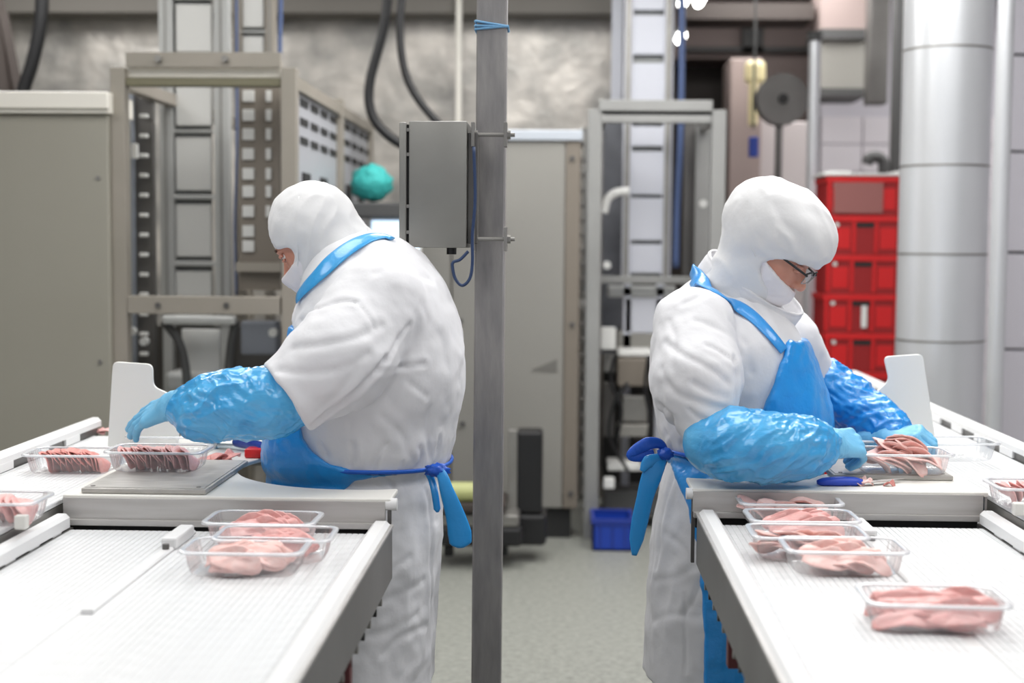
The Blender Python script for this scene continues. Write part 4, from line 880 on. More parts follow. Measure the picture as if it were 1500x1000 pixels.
def surfnet(f, lo, hi, h, proj=3):
    lo = np.array(lo, float); hi = np.array(hi, float); n = np.ceil((hi-lo)/h).astype(int)+1
    xs = [lo[i]+h*np.arange(n[i]) for i in range(3)]
    # coarse pass, then only near cells
    G = np.stack(np.meshgrid(*xs, indexing='ij'), -1).reshape(-1, 3)
    cs = 4; nc = (n+cs-1)//cs+1
    C = np.stack(np.meshgrid(*[lo[i]+h*cs*np.arange(nc[i]) for i in range(3)], indexing='ij'), -1).reshape(-1, 3)
    dc = f(C).reshape(nc); I = np.stack(np.meshgrid(*[np.arange(n[i]) for i in range(3)], indexing='ij'), -1).reshape(-1, 3)
    q = np.round(I/cs).astype(int); near = np.abs(dc[q[:, 0], q[:, 1], q[:, 2]]) < h*cs*2.2
    V = dc[q[:, 0], q[:, 1], q[:, 2]].copy(); V[near] = f(G[near]); V = V.reshape(n); s = V < 0
    a, b, c = n-1; cnt = np.zeros((a, b, c), int)
    off = [(i, j, k) for i in (0, 1) for j in (0, 1) for k in (0, 1)]
    for o in off: cnt += s[o[0]:o[0]+a, o[1]:o[1]+b, o[2]:o[2]+c]
    act = (cnt > 0) & (cnt < 8); ci = np.argwhere(act); idx = -np.ones((a, b, c), int); idx[act] = np.arange(len(ci))
    acc = np.zeros((len(ci), 3)); num = np.zeros(len(ci))
    for o1 in off:
        for ax in range(3):
            if o1[ax] == 1: continue
            o2 = list(o1); o2[ax] = 1
            v1 = V[ci[:, 0]+o1[0], ci[:, 1]+o1[1], ci[:, 2]+o1[2]]; v2 = V[ci[:, 0]+o2[0], ci[:, 1]+o2[1], ci[:, 2]+o2[2]]
            m = (v1 < 0) != (v2 < 0); t = np.where(m, v1/(v1-v2+1e-12), 0); p = np.tile(np.array(o1, float), (len(ci), 1)); p[:, ax] += t
            acc += p*m[:, None]; num += m
    X = lo+h*(ci+acc/num[:, None]); F = []
    for ax in range(3):
        b1, b2 = [(1, 2), (2, 0), (0, 1)][ax]
        sl = [slice(None)]*3; sl2 = [slice(None)]*3; sl[ax] = slice(0, n[ax]-1); sl2[ax] = slice(1, n[ax])
        e = s[tuple(sl)] != s[tuple(sl2)]; E = np.argwhere(e); E = E[(E[:, b1] > 0) & (E[:, b2] > 0) & (E[:, b1] < n[b1]-1) & (E[:, b2] < n[b2]-1)]
        def cell(d1, d2): Q = E.copy(); Q[:, b1] -= d1; Q[:, b2] -= d2; return idx[Q[:, 0], Q[:, 1], Q[:, 2]]
        q4 = np.stack([cell(1, 1), cell(0, 1), cell(0, 0), cell(1, 0)], 1); flip = ~s[E[:, 0], E[:, 1], E[:, 2]]; q4[flip] = q4[flip][:, ::-1]; F.append(q4)
    F = np.concatenate(F)
    for _ in range(proj):
        d = f(X); g = grad(f, X); gg = np.maximum(np.sum(g*g, 1), .2); stp = (d/gg)[:, None]*g; ln = np.linalg.norm(stp, axis=1)[:, None]; X = X-stp*np.minimum(1, h*.7/(ln+1e-9))
    return X, F
def np_mesh(name, X, F, m, parent=None, disp=None, f=None):
    if disp is not None:
        g = grad(f, X); g /= np.linalg.norm(g, axis=1)[:, None]+1e-9; X = X+g*disp(X)[:, None]
    if parent is not None: inv = np.array(local(parent).inverted()); X = X @ inv[:3, :3].T+inv[:3, 3]
    me = bpy.data.meshes.new(name); me.vertices.add(len(X)); me.vertices.foreach_set('co', X.astype(np.float32).ravel()); me.loops.add(len(F)*4); me.loops.foreach_set('vertex_index', F.astype(np.int32).ravel())
    me.polygons.add(len(F)); me.polygons.foreach_set('loop_start', (np.arange(len(F))*4).astype(np.int32)); me.update(calc_edges=True); me.validate(); me.polygons.foreach_set('use_smooth', [True]*len(me.polygons)); me.materials.append(m)
    return link(bpy.data.objects.new(name, me), parent)
# value noise
_R = np.random.default_rng(5).uniform(-1, 1, (32, 32, 32))
def vn(P):
    I = np.floor(P).astype(int); t = P-I; t = t*t*(3-2*t); I %= 32; J = (I+1) % 32; r = 0
    for a in (0, 1):
        for b in (0, 1):
            for c in (0, 1):
                w_ = (t[:, 0] if a else 1-t[:, 0])*(t[:, 1] if b else 1-t[:, 1])*(t[:, 2] if c else 1-t[:, 2])
                r = r+w_*_R[(J if a else I)[:, 0], (J if b else I)[:, 1], (J if c else I)[:, 2]]
    return r
def ridged(P, ax, L, W, seed=0):         # elongated wrinkles along axis ax
    ax = np.asarray(ax, float); ax /= np.linalg.norm(ax); al = P @ ax; Q = P-al[:, None]*ax; Q = Q/W+ax*(al/L)[:, None]+seed*7.3
    Q = Q+.6*np.stack([vn(P/W*.45+seed), vn(P/W*.45+9+seed), vn(P/W*.45+17+seed)], 1)
    return 1-2*np.abs(vn(Q))**.8
def trace(f, px, py, t0=2.2, t1=6):
    P = CAM+ray(px, py)*t0; d = ray(px, py); ln = np.linalg.norm(d); t = t0; best = (9, t0)
    for _ in range(160):
        v = float(f((CAM+d*t)[None])[0])
        if v < best[0]: best = (v, t)
        if v < .0008: return CAM+d*t
        t += max(v*.7, .001)/ln
        if t > t1: break
    return CAM+d*best[1]
def segd(P, pts):
    d = np.full(len(P), 9.)
    for i in range(len(pts)-1):
        a, b = pts[i], pts[i+1]; ba = b-a; t = np.clip(((P-a) @ ba)/(ba @ ba), 0, 1); d = np.minimum(d, np.linalg.norm(P-a-t[:, None]*ba, axis=1))
    return d
class Folds:
    def __init__(s, f, lines): s.L = [(crom([trace(f, x, y) for x, y in pts], 4), amp, wd) for pts, amp, wd in lines]
    def __call__(s, P):
        r = np.zeros(len(P))
        for pts, amp, wd in s.L:
            c = pts.mean(0); rad = np.max(np.linalg.norm(pts-c, axis=1))+wd*5; m = np.linalg.norm(P-c, axis=1) < rad
            if not m.any(): continue
            wd = wd*.8; d = segd(P[m], pts); r[m] += -amp*np.exp(-(d/wd)**2)+.3*amp*np.exp(-((d-2.4*wd)/(1.5*wd))**2)
        return r
def project(f, p, off=0.0, it=12):
    p = np.array(p, float)[None]
    for _ in range(it):
        d = f(p)-off; g = grad(f, p); p = p-(d/np.maximum(np.sum(g*g, 1), .2))[:, None]*g*.9
    g = grad(f, p)[0]; return p[0], g/np.linalg.norm(g)
def ribbon(name, f, pts, w, th, m, parent, off=.002, n=6, edge=None):
    C_ = crom(pts, n); Q = [project(f, p, off) for p in C_]; P = np.array([q[0] for q in Q]); N = np.array([q[1] for q in Q])
    for _ in range(7): P[1:-1] = (P[:-2]+2*P[1:-1]+P[2:])/4
    wv = np.interp(np.linspace(0, 1, len(P)), np.linspace(0, 1, len(w)), w) if hasattr(w, '__len__') else w
    V, F = tube_arrays(P, wv, 12, flat=th, normals=N); return from_arrays(name, V, F, m, parent)
def frame_of(d, upv=(0, 0, 1)):
    x = np.asarray(d, float); x /= np.linalg.norm(x); y = np.cross(upv, x); y /= np.linalg.norm(y); return np.stack([x, y, np.cross(x, y)], 1)
def V3(px, py, Y): return at(px, py, Y)
# ---- head template in local axes (x forward, y left, z up), metres
class Head:
    def __init__(s, c, yaw, pitch, roll=0.0, puff=0.0, sc=1.0):
        cy, sy = math.cos(yaw), math.sin(yaw); cp, sp = math.cos(pitch), math.sin(pitch); cr, sr = math.cos(roll), math.sin(roll)
        Rz = np.array([[cy, -sy, 0], [sy, cy, 0], [0, 0, 1]]); Ry = np.array([[cp, 0, sp], [0, 1, 0], [-sp, 0, cp]]); Rx = np.array([[1, 0, 0], [0, cr, -sr], [0, sr, cr]])
        s.M = Rz @ Ry @ Rx; s.c = np.array(c); s.puff = puff; s.sc = sc
    def loc(s, P): return ((P-s.c) @ s.M)/s.sc
    def wld(s, p): return s.M @ (np.array(p)*s.sc)+s.c
    def face_l(s, p):
        d = ell(p, (-.005, 0, .035), (.094, .077, .09))
        d = smin(d, rcone(p, (.025, 0, -.02), (.050, 0, -.088), .066, .040), .03)
        d = smin(d, ell(p, (.045, 0, -.03), (.05, .06, .055)), .02)          # cheeks
        d = smin(d, rcone(p, (.083, .026, .030), (.083, -.026, .030), .011, .011), .016)   # brow
        d = smin(d, rcone(p, (.088, 0, .012), (.112, 0, -.026), .0075, .0125), .012)       # nose
        for s_ in (1, -1):
            d = smin(d, ell(p, (.098, s_*.012, -.031), (.012, .009, .008)), .006)
            d = smax(d, -ell(p, (.098, s_*.032, .009), (.017, .017, .010)), .008)
        d = smin(d, ell(p, (.086, 0, -.056), (.012, .024, .009)), .008)      # lips
        d = smin(d, ell(p, (.072, 0, -.095), (.020, .024, .017)), .015)
        d = smax(d, -ell(p, (.101, 0, -.057), (.012, .022, .0015)), .002)
        for s_ in (1, -1): d = smin(d, ell(p, (-.005, s_*.070, -.008), (.018, .008, .031)), .006)
        neck = rcone(p, (-.02, 0, -.04), (-.03, 0, -.16), .055, .058); return smin(d, neck, .02)
    def face(s, P): return s.face_l(s.loc(P))*s.sc
def lidded_eyes(h, parent):
    for s_ in (1, -1):
        V = []; c = h.wld((.079, s_*.032, .008)); o = blob('eyeball', c, (.0115, .0115, .0115), M['eye'], parent, 0, 20)
        q = h.wld((.0905, s_*.032, .006)); blob('iris', q, (.0035, .0045, .0045), M['iris'], parent, 0, 12)
        for zz, r_ in ((.0135, .0042), (.0015, .003)):
            pts = [h.wld((.079+.0125*math.cos(a), s_*.032+.0145*math.sin(a), zz+.002*math.cos(a))) for a in np.linspace(-1.3, 1.3, 7)]
            tube('eyelid', pts, r_, M['skin'], parent, 8, 4)
        pts = [h.wld((.094-.3*abs(a)**2*.02, s_*(.016+.030*a), .030+.006*math.sin(a*PI))) for a in np.linspace(0, 1, 5)]
        tube('eyebrow', pts, .0028, M['brow'], parent, 8, 4)
# ---- hand: five fingers; frame: d = along fingers, nrm = back of the hand, lat = towards thumb
def hand_sdf(wr, d, nrm, thumb_side, curl, spread=.10, sc=1.0, tcurl=.5):
    d = np.asarray(d, float); d /= np.linalg.norm(d); nrm = np.asarray(nrm, float); nrm -= d*(nrm @ d); nrm /= np.linalg.norm(nrm); lat = np.cross(d, nrm)*thumb_side
    wr = np.asarray(wr, float); W = lambda a, b, c: wr+(d*a+lat*b+nrm*c)*sc
    parts = []; fing = []
    kn = [(.088, .031), (.092, .010), (.087, -.011), (.078, -.030)]; ln = [(.040, .025, .020), (.045, .028, .021), (.041, .026, .020), (.032, .020, .018)]
    for i, ((ka, kb), l) in enumerate(zip(kn, ln)):
        c = curl[i]; ang = 0; p = W(ka, kb, .002); seq = [p]; sp_ = spread*(1.2-.8*i)
        for j, (L, inc) in enumerate(zip(l, (c*.9, c*1.1, c*.7))):
            ang += inc; v = (d*math.cos(ang)+lat*math.sin(sp_)*math.cos(ang)-nrm*math.sin(ang)); v /= np.linalg.norm(v); p = p+v*L*sc; seq.append(p)
        fing.append(seq)
    tb = W(.022, .028, -.006); t1 = W(.052, .052, -.018); t2 = t1+(d*math.cos(tcurl)+lat*.35-nrm*math.sin(tcurl))*.034*sc; t3 = t2+(d*math.cos(tcurl+.35)-lat*.1-nrm*math.sin(tcurl+.35))*.028*sc
    def f(P):
        r = sc; q = rcone(P, W(-.06, 0, 0), W(.012, 0, 0), .028*r, .030*r)
        for i, (ka, kb) in enumerate(kn): q = smin(q, rcone(P, W(.008, kb*.62, 0), W(ka, kb, 0), .0185*r, .0125*r), .013)
        q = smin(q, rcone(P, tb, t1, .017*r, .0135*r), .014); th = smin(rcone(P, t1, t2, .0125*r, .0112*r), rcone(P, t2, t3, .0112*r, .009*r), .003); q = smin(q, th, .006)
        rr = (.0102, .0105, .0100, .0088); fg = None
        for i, s4 in enumerate(fing):
            ch = chain(P, s4, [rr[i]*r*m_ for m_ in (1.06, 1.0, .95, .82)], .003); fg = ch if fg is None else smin(fg, ch, .0015)
        return smin(q, fg, .005)
    allp = np.array([p for s4 in fing for p in s4]+[tb, t1, t2, t3, W(-.06, 0, 0), W(0, .04, 0), W(0, -.04, 0)])
    return f, allp.min(0)-.03, allp.max(0)+.03, fing, (t1, t2, t3)
def lev(Y, rows):
    out = []
    for y, xl, xr, b in rows:
        A, B = at(xl, y, Y), at(xr, y, Y); out.append((A[2], (A[0]+B[0])/2, Y, (B[0]-A[0])/2, b))
    return out
def lev2(rows):
    out = []
    for y, xl, xr, b, Y in rows:
        A, B = at(xl, y, Y), at(xr, y, Y); out.append((A[2], (A[0]+B[0])/2, Y, (B[0]-A[0])/2, b))
    return out
def legs_and_boots(t, cx, cy, ztop, s):
    # s: facing direction along x
    for q in (-1, 1):
        hip = (cx, cy+q*.10, ztop); kn = (cx+s*.015, cy+q*.105, .50); an = (cx, cy+q*.11, .13)
        f = lambda P: smax(chain(P, [hip, kn, an], [.115, .085, .075], .05), .12-P[:, 2], .01)
        X, F = surfnet(f, (cx-.18, cy+q*.1-.16, .08), (cx+.18, cy+q*.1+.16, ztop+.14), .014); np_mesh('trouser_leg', X, F, M['coat'], t)
        g = lambda P: smax(smin(rcone(P, (cx, cy+q*.11, .16), (cx, cy+q*.11, .07), .058, .05), smin(rcone(P, (cx-s*.03, cy+q*.11, .045), (cx+s*.10, cy+q*.115, .04), .045, .046), rcone(P, (cx+s*.10, cy+q*.115, .04), (cx+s*.17, cy+q*.115, .035), .046, .036), .03), .03), -P[:, 2], .004)
        X, F = surfnet(g, (cx-.25, cy+q*.11-.09, -.01), (cx+.25, cy+q*.11+.09, .25), .008); np_mesh('boot', X, F, M['pe'], t)
# ================================================================== LEFT WORKER
YL = 3.38
wl = thing('person', (at(520, 900, YL)[0], YL, 0), 'person in white coat and hood with blue apron facing left, bending over the left table', 'person')
TL = Loft(lev2([(338, 500, 560, .06, 3.36), (352, 482, 592, .10, 3.36), (372, 462, 618, .15, 3.37), (400, 448, 643, .19, 3.38), (440, 440, 664, .225, 3.38), (500, 428, 679, .24, 3.38), (560, 422, 681, .24, 3.38), (620, 412, 669, .225, 3.38), (660, 410, 660, .215, 3.38), (676, 408, 655, .205, 3.38), (689, 410, 647, .192, 3.38), (702, 406, 650, .205, 3.38), (730, 404, 649, .22, 3.38), (800, 408, 645, .24, 3.38), (900, 415, 638, .25, 3.38), (985, 420, 634, .256, 3.38), (1003, 420, 634, .256, 3.38)]))
shL, miL, heL = V3(552, 448, 3.20), V3(500, 525, 3.10), V3(420, 582, 3.06)
dirL = (heL-miL)/np.linalg.norm(heL-miL)
def sleeveL(P):
    q = smin(rcone(P, shL, miL, .112, .108), rcone(P, miL, heL+dirL*.05, .108, .082), .04); return smax(q, plane(P, heL, dirL), .006)
shLf, heLf = V3(500, 450, 3.56), V3(430, 560, 3.66)
dirLf = (heLf-shLf)/np.linalg.norm(heLf-shLf)
def sleeveLf(P): return smax(rcone(P, shLf, heLf+dirLf*.05, .105, .085), plane(P, heLf, dirLf), .006)
z_hemL = at(520, 993, YL)[2]
def coatL0(P):
    q = smin(TL(P), sleeveLf(P), .03); q = smin(q, sleeveL(P), .022)
    return smax(q, z_hemL-P[:, 2], .004)
ch_ = at(450, 440, 3.38)
foldsL = Folds(coatL0, [
 ([(455, 625), (480, 606), (509, 584), (540, 556), (564, 526)], .010, .008), ([(553, 543), (590, 537), (621, 533)], .006, .007), ([(566, 526), (582, 500), (600, 476)], .004, .007),
 ([(440, 470), (465, 450), (500, 440), (520, 442)], .005, .008), ([(520, 442), (535, 458), (548, 478)], .003, .006), ([(428, 510), (470, 505), (520, 495), (560, 476)], .004, .010), ([(405, 542), (450, 546), (500, 540), (540, 518)], .004, .010),
 ([(470, 600), (500, 570), (520, 540)], .003, .009), ([(600, 560), (625, 580)], .003, .008), ([(515, 590), (512, 620), (516, 655)], .002, .008), ([(545, 686), (553, 668), (565, 650)], .005, .007), ([(512, 682), (518, 668), (516, 650)], .004, .006), ([(480, 668), (470, 650)], .004, .006), ([(610, 686), (617, 672), (614, 655)], .005, .007), ([(634, 684), (640, 668), (645, 640)], .005, .007), ([(585, 687), (590, 676)], .003, .005),
 ([(600, 430), (640, 480), (655, 540)], .002, .015), ([(550, 400), (600, 395), (630, 410)], .002, .01), ([(630, 600), (625, 640), (630, 670)], .004, .01), ([(560, 610), (590, 640), (600, 670)], .003, .01),
 ([(560, 695), (575, 712), (580, 730)], .005, .007), ([(615, 695), (628, 730), (632, 800), (630, 900)], .004, .008), ([(520, 770), (570, 765), (640, 762)], .0025, .006),
 ([(515, 850), (560, 840), (600, 815)], .003, .009), ([(510, 900), (560, 880), (620, 850)], .003, .010), ([(500, 930), (550, 930), (610, 900)], .003, .010), ([(560, 960), (590, 930), (625, 915)], .003, .009), ([(478, 900), (482, 950), (478, 990)], .003, .005), ([(520, 960), (540, 930), (545, 900)], .003, .010)])
def dispL(P):
    z = P[:, 2]; lowz = at(520, 690, YL)[2]
    body = .0035*vn(P/.055+3)+.0028*ridged(P, (.3, .2, 1), .16, .05, 2)*(.5+.5*np.tanh((lowz+.12-z)/.1))+.002*vn(P/.026)
    return foldsL(P)+body
X, F = surfnet(coatL0, (at(385, 500, 2.95)[0]-.05, 2.86, z_hemL-.03), (at(690, 500, 3.4)[0]+.05, 3.86, at(520, 330, 3.38)[2]+.03), .0068)
np_mesh('coat', X, F, M['coat'], wl, dispL, coatL0)
# apron: thin layer over the coat
zc = [at(500, y, 3.22)[2] for y in (1003, 960, 850, 725, 712, 701, 693, 688, 684, 675, 660, 640, 600, 520, 470, 440)]
xc = [at(x, 700, 3.22)[0] for x in (486, 486, 488, 501, 508, 522, 552, 600, 528, 490, 466, 450, 440, 436, 432, 425)]
def xbL(z): return np.interp(z, zc, xc)
def apronL(P):
    base = coatL0(P); z = P[:, 2]
    bulge = .028*np.exp(-((z-.98)/.10)**2)
    body = TL(P)-.007-bulge*np.clip((TL.c[0][120]-P[:, 0])/.2, 0, 1)
    lim = smax(P[:, 0]-xbL(z), z-at(430, 478, 3.3)[2], .01)
    return smax(body, lim*.8, .005)
X, F = surfnet(apronL, (at(360, 700, 3.3)[0]-.08, 3.06, z_hemL-.05), (at(620, 700, 3.2)[0], 3.74, at(430, 470, 3.3)[2]+.03), .008)
APL = np_mesh('apron', X, F, M['apron'], wl, lambda P: .004*ridged(P, (.2, .1, 1), .12, .035, 5)*.6+.002*vn(P/.02), apronL)
# waist strap all round
zw = at(560, 690, 3.18)[2]; ring = []
for a in np.linspace(0, 2*PI, 33)[:-1]:
    c0 = np.array([np.interp(zw, TL.z, TL.c[0]), YL, zw+.014*math.cos(a)*-1]); ring.append(c0+np.array([math.cos(a)*.3, math.sin(a)*.3, 0]))
def ring_on(f, c, dirs, off):
    out = []; nn = []
    for d in dirs:
        lo_, hi_ = 0.02, .6
        for _ in range(24):
            m_ = (lo_+hi_)/2
            if f((c+d*m_)[None])[0] < off: lo_ = m_
            else: hi_ = m_
        p = c+d*hi_; out.append(p); g = grad(f, p[None])[0]; nn.append(g/np.linalg.norm(g))
    return np.array(out), np.array(nn)
cw = np.array([np.interp(zw, TL.z, TL.c[0]), YL, zw]); A_ = np.linspace(0, 2*PI, 72)
dirs = np.stack([np.cos(A_), np.sin(A_), -.02*np.cos(A_)], 1); R1, N1 = ring_on(TL, cw, dirs, .007)
V, F = tube_arrays(R1, .0055, 10, flat=.004, normals=N1); from_arrays('waist_strap', V, F, M['strap_dark'] if 'strap_dark' in M else mat('strap_dark', (28, 96, 200), .35), APL)
# neck strap
pts = [(438, 437), (462, 410), (495, 377), (530, 353), (560, 346), (574, 351)]
def neckcoatL(P): return smin(coatL0(P), 9+0*P[:, 0], .01)
hL = Head(V3(466, 350, 3.37), math.radians(180-8), math.radians(38))
colA, colB = V3(512, 385, 3.37), V3(500, 366, 3.37)
def oblique(P, c, ax, ra, rb, hh, lat=(0, 1, 0), rnd=.012):   # short elliptical drum round axis ax
    ax = np.asarray(ax, float); ax /= np.linalg.norm(ax); l = np.asarray(lat, float); l -= ax*(l @ ax); l /= np.linalg.norm(l); e = np.cross(ax, l)
    q = P-np.asarray(c); u, v, w_ = q @ e, q @ l, q @ ax; k = np.sqrt((u/ra)**2+(v/rb)**2)+1e-9; d = (k-1)*min(ra, rb); return smax(d, np.abs(w_)-hh, rnd)
axL = V3(470, 335, 3.37)-V3(510, 392, 3.40)
ccL = V3(507, 392, 3.37)
def collarL(P): return oblique(P, ccL, axL, .118, .092, .032)
X, F = surfnet(collarL, ccL-.17, ccL+.17, .006); np_mesh('collar', X, F, M['coat'], wl, lambda P: .002*vn(P/.03), collarL)
def shoulderL(P): return smin(coatL0(P), collarL(P), .01)
ribbon('neck_strap', shoulderL, [trace(shoulderL, x, y) for x, y in pts], [.016, .022, .024, .022, .018, .014], .0035, M['strap'], APL, .005)
# head, hood, mask
X, F = surfnet(hL.face, hL.c-.19, hL.c+.17, .005); HDL = np_mesh('head', X, F, M['skin'], wl)
lidded_eyes(hL, HDL)
def hoodL(P):
    p = hL.loc(P); d = smin(ell(p, (-.008, 0, .040), (.104, .090, .098)), rcone(p, (-.012, 0, .0), (-.035, 0, -.13), .092, .088), .03)
    d = smin(d, rcone(p, (.03, 0, -.04), (.02, 0, -.12), .074, .07), .02)
    op = smax(ell(p, (.10, 0, .002), (.066, .12, .034)), .036-p[:, 0], .006)
    return smax(d, -op, .006)
X, F = surfnet(hoodL, hL.c-.23, hL.c+.19, .0055)
HOL = np_mesh('hood', X, F, M['hood'], wl, lambda P: .002*vn(P/.03)+.0026*ridged(P, V3(470, 420, 3.3)-V3(520, 300, 3.3), .2, .03, 4), hoodL)
def maskL(P):
    p = hL.loc(P); d = smin(hL.face_l(p)-.009, ell(p, (.07, 0, -.050), (.054, .048, .045)), .02)
    return smax(smax(d, p[:, 2]+.022, .004), -(p[:, 0]-.0), .004)
X, F = surfnet(maskL, hL.c-.19, hL.c+.17, .0045); np_mesh('face_mask', X, F, M['mask'], wl, lambda P: .0012*ridged(P, (0, 1, .2), .1, .02, 1), maskL)
sm = [trace(hoodL, x, y) for x, y in ((438, 288), (436, 320), (435, 360), (437, 400), (441, 428))]
ribbon('hood_seam', hoodL, sm, .0022, .0016, M['hood'], HOL, .001)
# near arm: plastic oversleeve and glove
eL, m1, wrL = V3(452, 588, 3.06), V3(350, 592, 3.07), V3(262, 600, 3.10)
fa = [V3(436, 582, 3.06), V3(400, 588, 3.06), V3(350, 592, 3.07), V3(318, 596, 3.08), V3(292, 600, 3.10), V3(270, 599, 3.11)]
fr = [.056, .072, .074, .070, .061, .036]
def ovL(P): return chain(P, fa, fr, .02)
ax_ = (wrL-eL)/np.linalg.norm(wrL-eL)
def dov(P): return .0050*ridged(P, ax_+np.array([.25, 0, -.6]), .13, .030, 3)+.0026*ridged(P, ax_+np.array([0, .3, .8]), .09, .014, 8)+.0035*np.sin(np.arctan2(P[:, 2]-fa[4][2], P[:, 1]-fa[4][1])*13)*np.exp(-((P[:, 0]-fa[4][0]+.004)/.02)**2)
X, F = surfnet(ovL, np.min(fa, 0)-.1, np.max(fa, 0)+.1, .0038); np_mesh('oversleeve', X, F, M['sleeve'], wl, dov, ovL)
f_, lo_, hi_, fg, th = hand_sdf(V3(256, 592, 3.12), V3(184, 622, 3.20)-V3(256, 592, 3.12), (-.3, -.5, .8), 1, (.16, .14, .20, .28), .02, 1.0, 1.2)
X, F = surfnet(f_, lo_, hi_, .0028); np_mesh('glove', X, F, M['glove'], wl, lambda P: .0009*ridged(P, (.3, .3, 1), .03, .009, 3)*np.clip((P[:, 0]-at(222, 600, 3.1)[0])/.02, 0, 1), f_)
# far arm (hidden side) reaching to the knife
fb = [V3(430, 565, 3.66), V3(385, 600, 3.66), V3(345, 610, 3.68)]
fbf = lambda P: chain(P, fb, [.07, .062, .036], .02)
X, F = surfnet(fbf, np.min(fb, 0)-.1, np.max(fb, 0)+.1, .007); np_mesh('oversleeve', X, F, M['sleeve'], wl, lambda P: .004*ridged(P, (1, 0, .2), .09, .03, 3), fbf)
f_, lo_, hi_, fg, th = hand_sdf(fb[2], V3(318, 632, 3.70)-fb[2], (-.2, -.2, .95), 1, (.6, .65, .7, .75), .04, .9, .8)
X, F = surfnet(f_, lo_, hi_, .004); np_mesh('glove', X, F, M['glove'], wl)
# apron ties at the back
tieL = [V3(628, 689, 3.19), V3(645, 692, 3.165), V3(655, 720, 3.155), V3(666, 752, 3.155), V3(673, 780, 3.155), V3(675, 802, 3.155)]
V, F = tube_arrays(crom(tieL, 6), np.interp(np.linspace(0, 1, 31), [0, .15, .4, .8, .95, 1], [.006, .010, .016, .027, .025, .008]), 12, flat=.0035, normals=[(0.1, -1, .0)]*31); from_arrays('apron_tie', V, F, M['tie'], APL)
V, F = tube_arrays(crom([V3(626, 690, 3.20), V3(632, 702, 3.19), V3(637, 722, 3.175), V3(641, 750, 3.17)], 6), [.006]+[.008]*17+[.003], 10, flat=.003, normals=[(0.1, -1, .0)]*19); from_arrays('apron_tie', V, F, M['tie'], APL)
c = V3(640, 689, 3.175); blob('tie_knot', c, (.026, .016, .015), mat('knot_blue', (30, 90, 200), .35, bump=[(60, .002)]), APL, .2)
legs_and_boots(wl, at(520, 1000, YL)[0], YL, .62, -1)
# ================================================================== RIGHT WORKER
YR = 3.55
wr_ = thing('person', (at(1065, 900, YR)[0], YR, 0), 'person in white coat, puffy hood and glasses with blue apron, facing right', 'person')
TR = Loft(lev2([(392, 1040, 1130, .05, 3.53), (402, 1022, 1120, .07, 3.53), (414, 1005, 1128, .095, 3.54), (430, 988, 1136, .13, 3.55), (455, 972, 1150, .175, 3.55), (490, 958, 1172, .218, 3.55), (540, 953, 1188, .225, 3.55), (600, 959, 1193, .215, 3.55), (640, 967, 1194, .205, 3.55), (656, 975, 1194, .198, 3.55), (668, 984, 1190, .19, 3.55), (682, 977, 1190, .198, 3.55), (740, 963, 1187, .215, 3.55), (830, 951, 1176, .225, 3.55), (960, 945, 1168, .235, 3.55), (1005, 943, 1166, .235, 3.55)]))
shR, miR, heR = V3(1016, 480, 3.36), V3(1020, 555, 3.27), V3(1034, 628, 3.22)
dirR = V3(1052, 656, 3.22)-V3(1034, 628, 3.22); dirR /= np.linalg.norm(dirR)
def sleeveR(P):
    q = smin(rcone(P, shR, miR, .098, .098), rcone(P, miR, V3(1042, 640, 3.22), .098, .062), .04); return smax(q, plane(P, heR, dirR), .006)
shRf, heRf = V3(1150, 500, 3.72), V3(1184, 560, 3.80)
dirRf = (heRf-shRf)/np.linalg.norm(heRf-shRf)
def sleeveRf(P): return smax(rcone(P, shRf, heRf+dirRf*.05, .09, .075), plane(P, heRf, dirRf), .006)
z_hemR = at(1065, 985, YR)[2]
def coatR0(P):
    q = smin(TR(P), sleeveRf(P), .03); q = smin(q, sleeveR(P), .022); return smax(q, z_hemR-P[:, 2], .004)
foldsR = Folds(coatR0, [
 ([(1083, 425), (1110, 450), (1128, 478), (1134, 500)], .004, .008), ([(1076, 525), (1080, 560), (1077, 598)], .008, .008), ([(1034, 505), (1058, 516), (1075, 532)], .004, .007), ([(968, 540), (990, 575), (1030, 590), (1060, 598)], .004, .010), ([(975, 500), (1000, 520), (1040, 540), (1066, 560)], .004, .009),
 ([(1000, 445), (1030, 432), (1060, 436)], .003, .008), ([(1020, 470), (1050, 480), (1085, 520)], .003, .009), ([(1070, 470), (1090, 500), (1100, 545)], .003, .008), ([(966, 590), (985, 615), (1000, 650)], .006, .009), ([(968, 560), (972, 600), (975, 640)], .003, .009), ([(1010, 600), (1025, 612), (1040, 616)], .004, .006), ([(985, 660), (982, 645), (975, 630)], .004, .006), ([(1000, 662), (998, 650)], .003, .005),
 ([(1015, 560), (1040, 575), (1062, 582)], .004, .008), ([(980, 470), (990, 500), (985, 540)], .003, .009), ([(990, 690), (970, 760), (962, 830)], .003, .010), ([(960, 850), (990, 845), (1020, 830)], .002, .009), ([(955, 910), (985, 900), (1025, 905)], .0025, .010), ([(1003, 870), (1004, 930), (1003, 985)], .003, .005), ([(975, 780), (1000, 800), (1015, 830)], .0025, .010), ([(1000, 900), (1015, 880), (1028, 850)], .003, .008)])
def dispR(P):
    z = P[:, 2]; lowz = at(1000, 690, YR)[2]; body = .0035*vn(P/.055+13)+.0022*ridged(P, (.2, .2, 1), .16, .05, 12)*(.5+.5*np.tanh((lowz+.1-z)/.1))+.002*vn(P/.026+4)
    return foldsR(P)+body
X, F = surfnet(coatR0, (at(935, 500, 3.5)[0]-.05, 3.05, z_hemR-.03), (at(1215, 500, 3.6)[0]+.08, 3.96, at(1065, 370, 3.5)[2]+.03), .0068)
np_mesh('coat', X, F, M['coat'], wr_, dispR, coatR0)
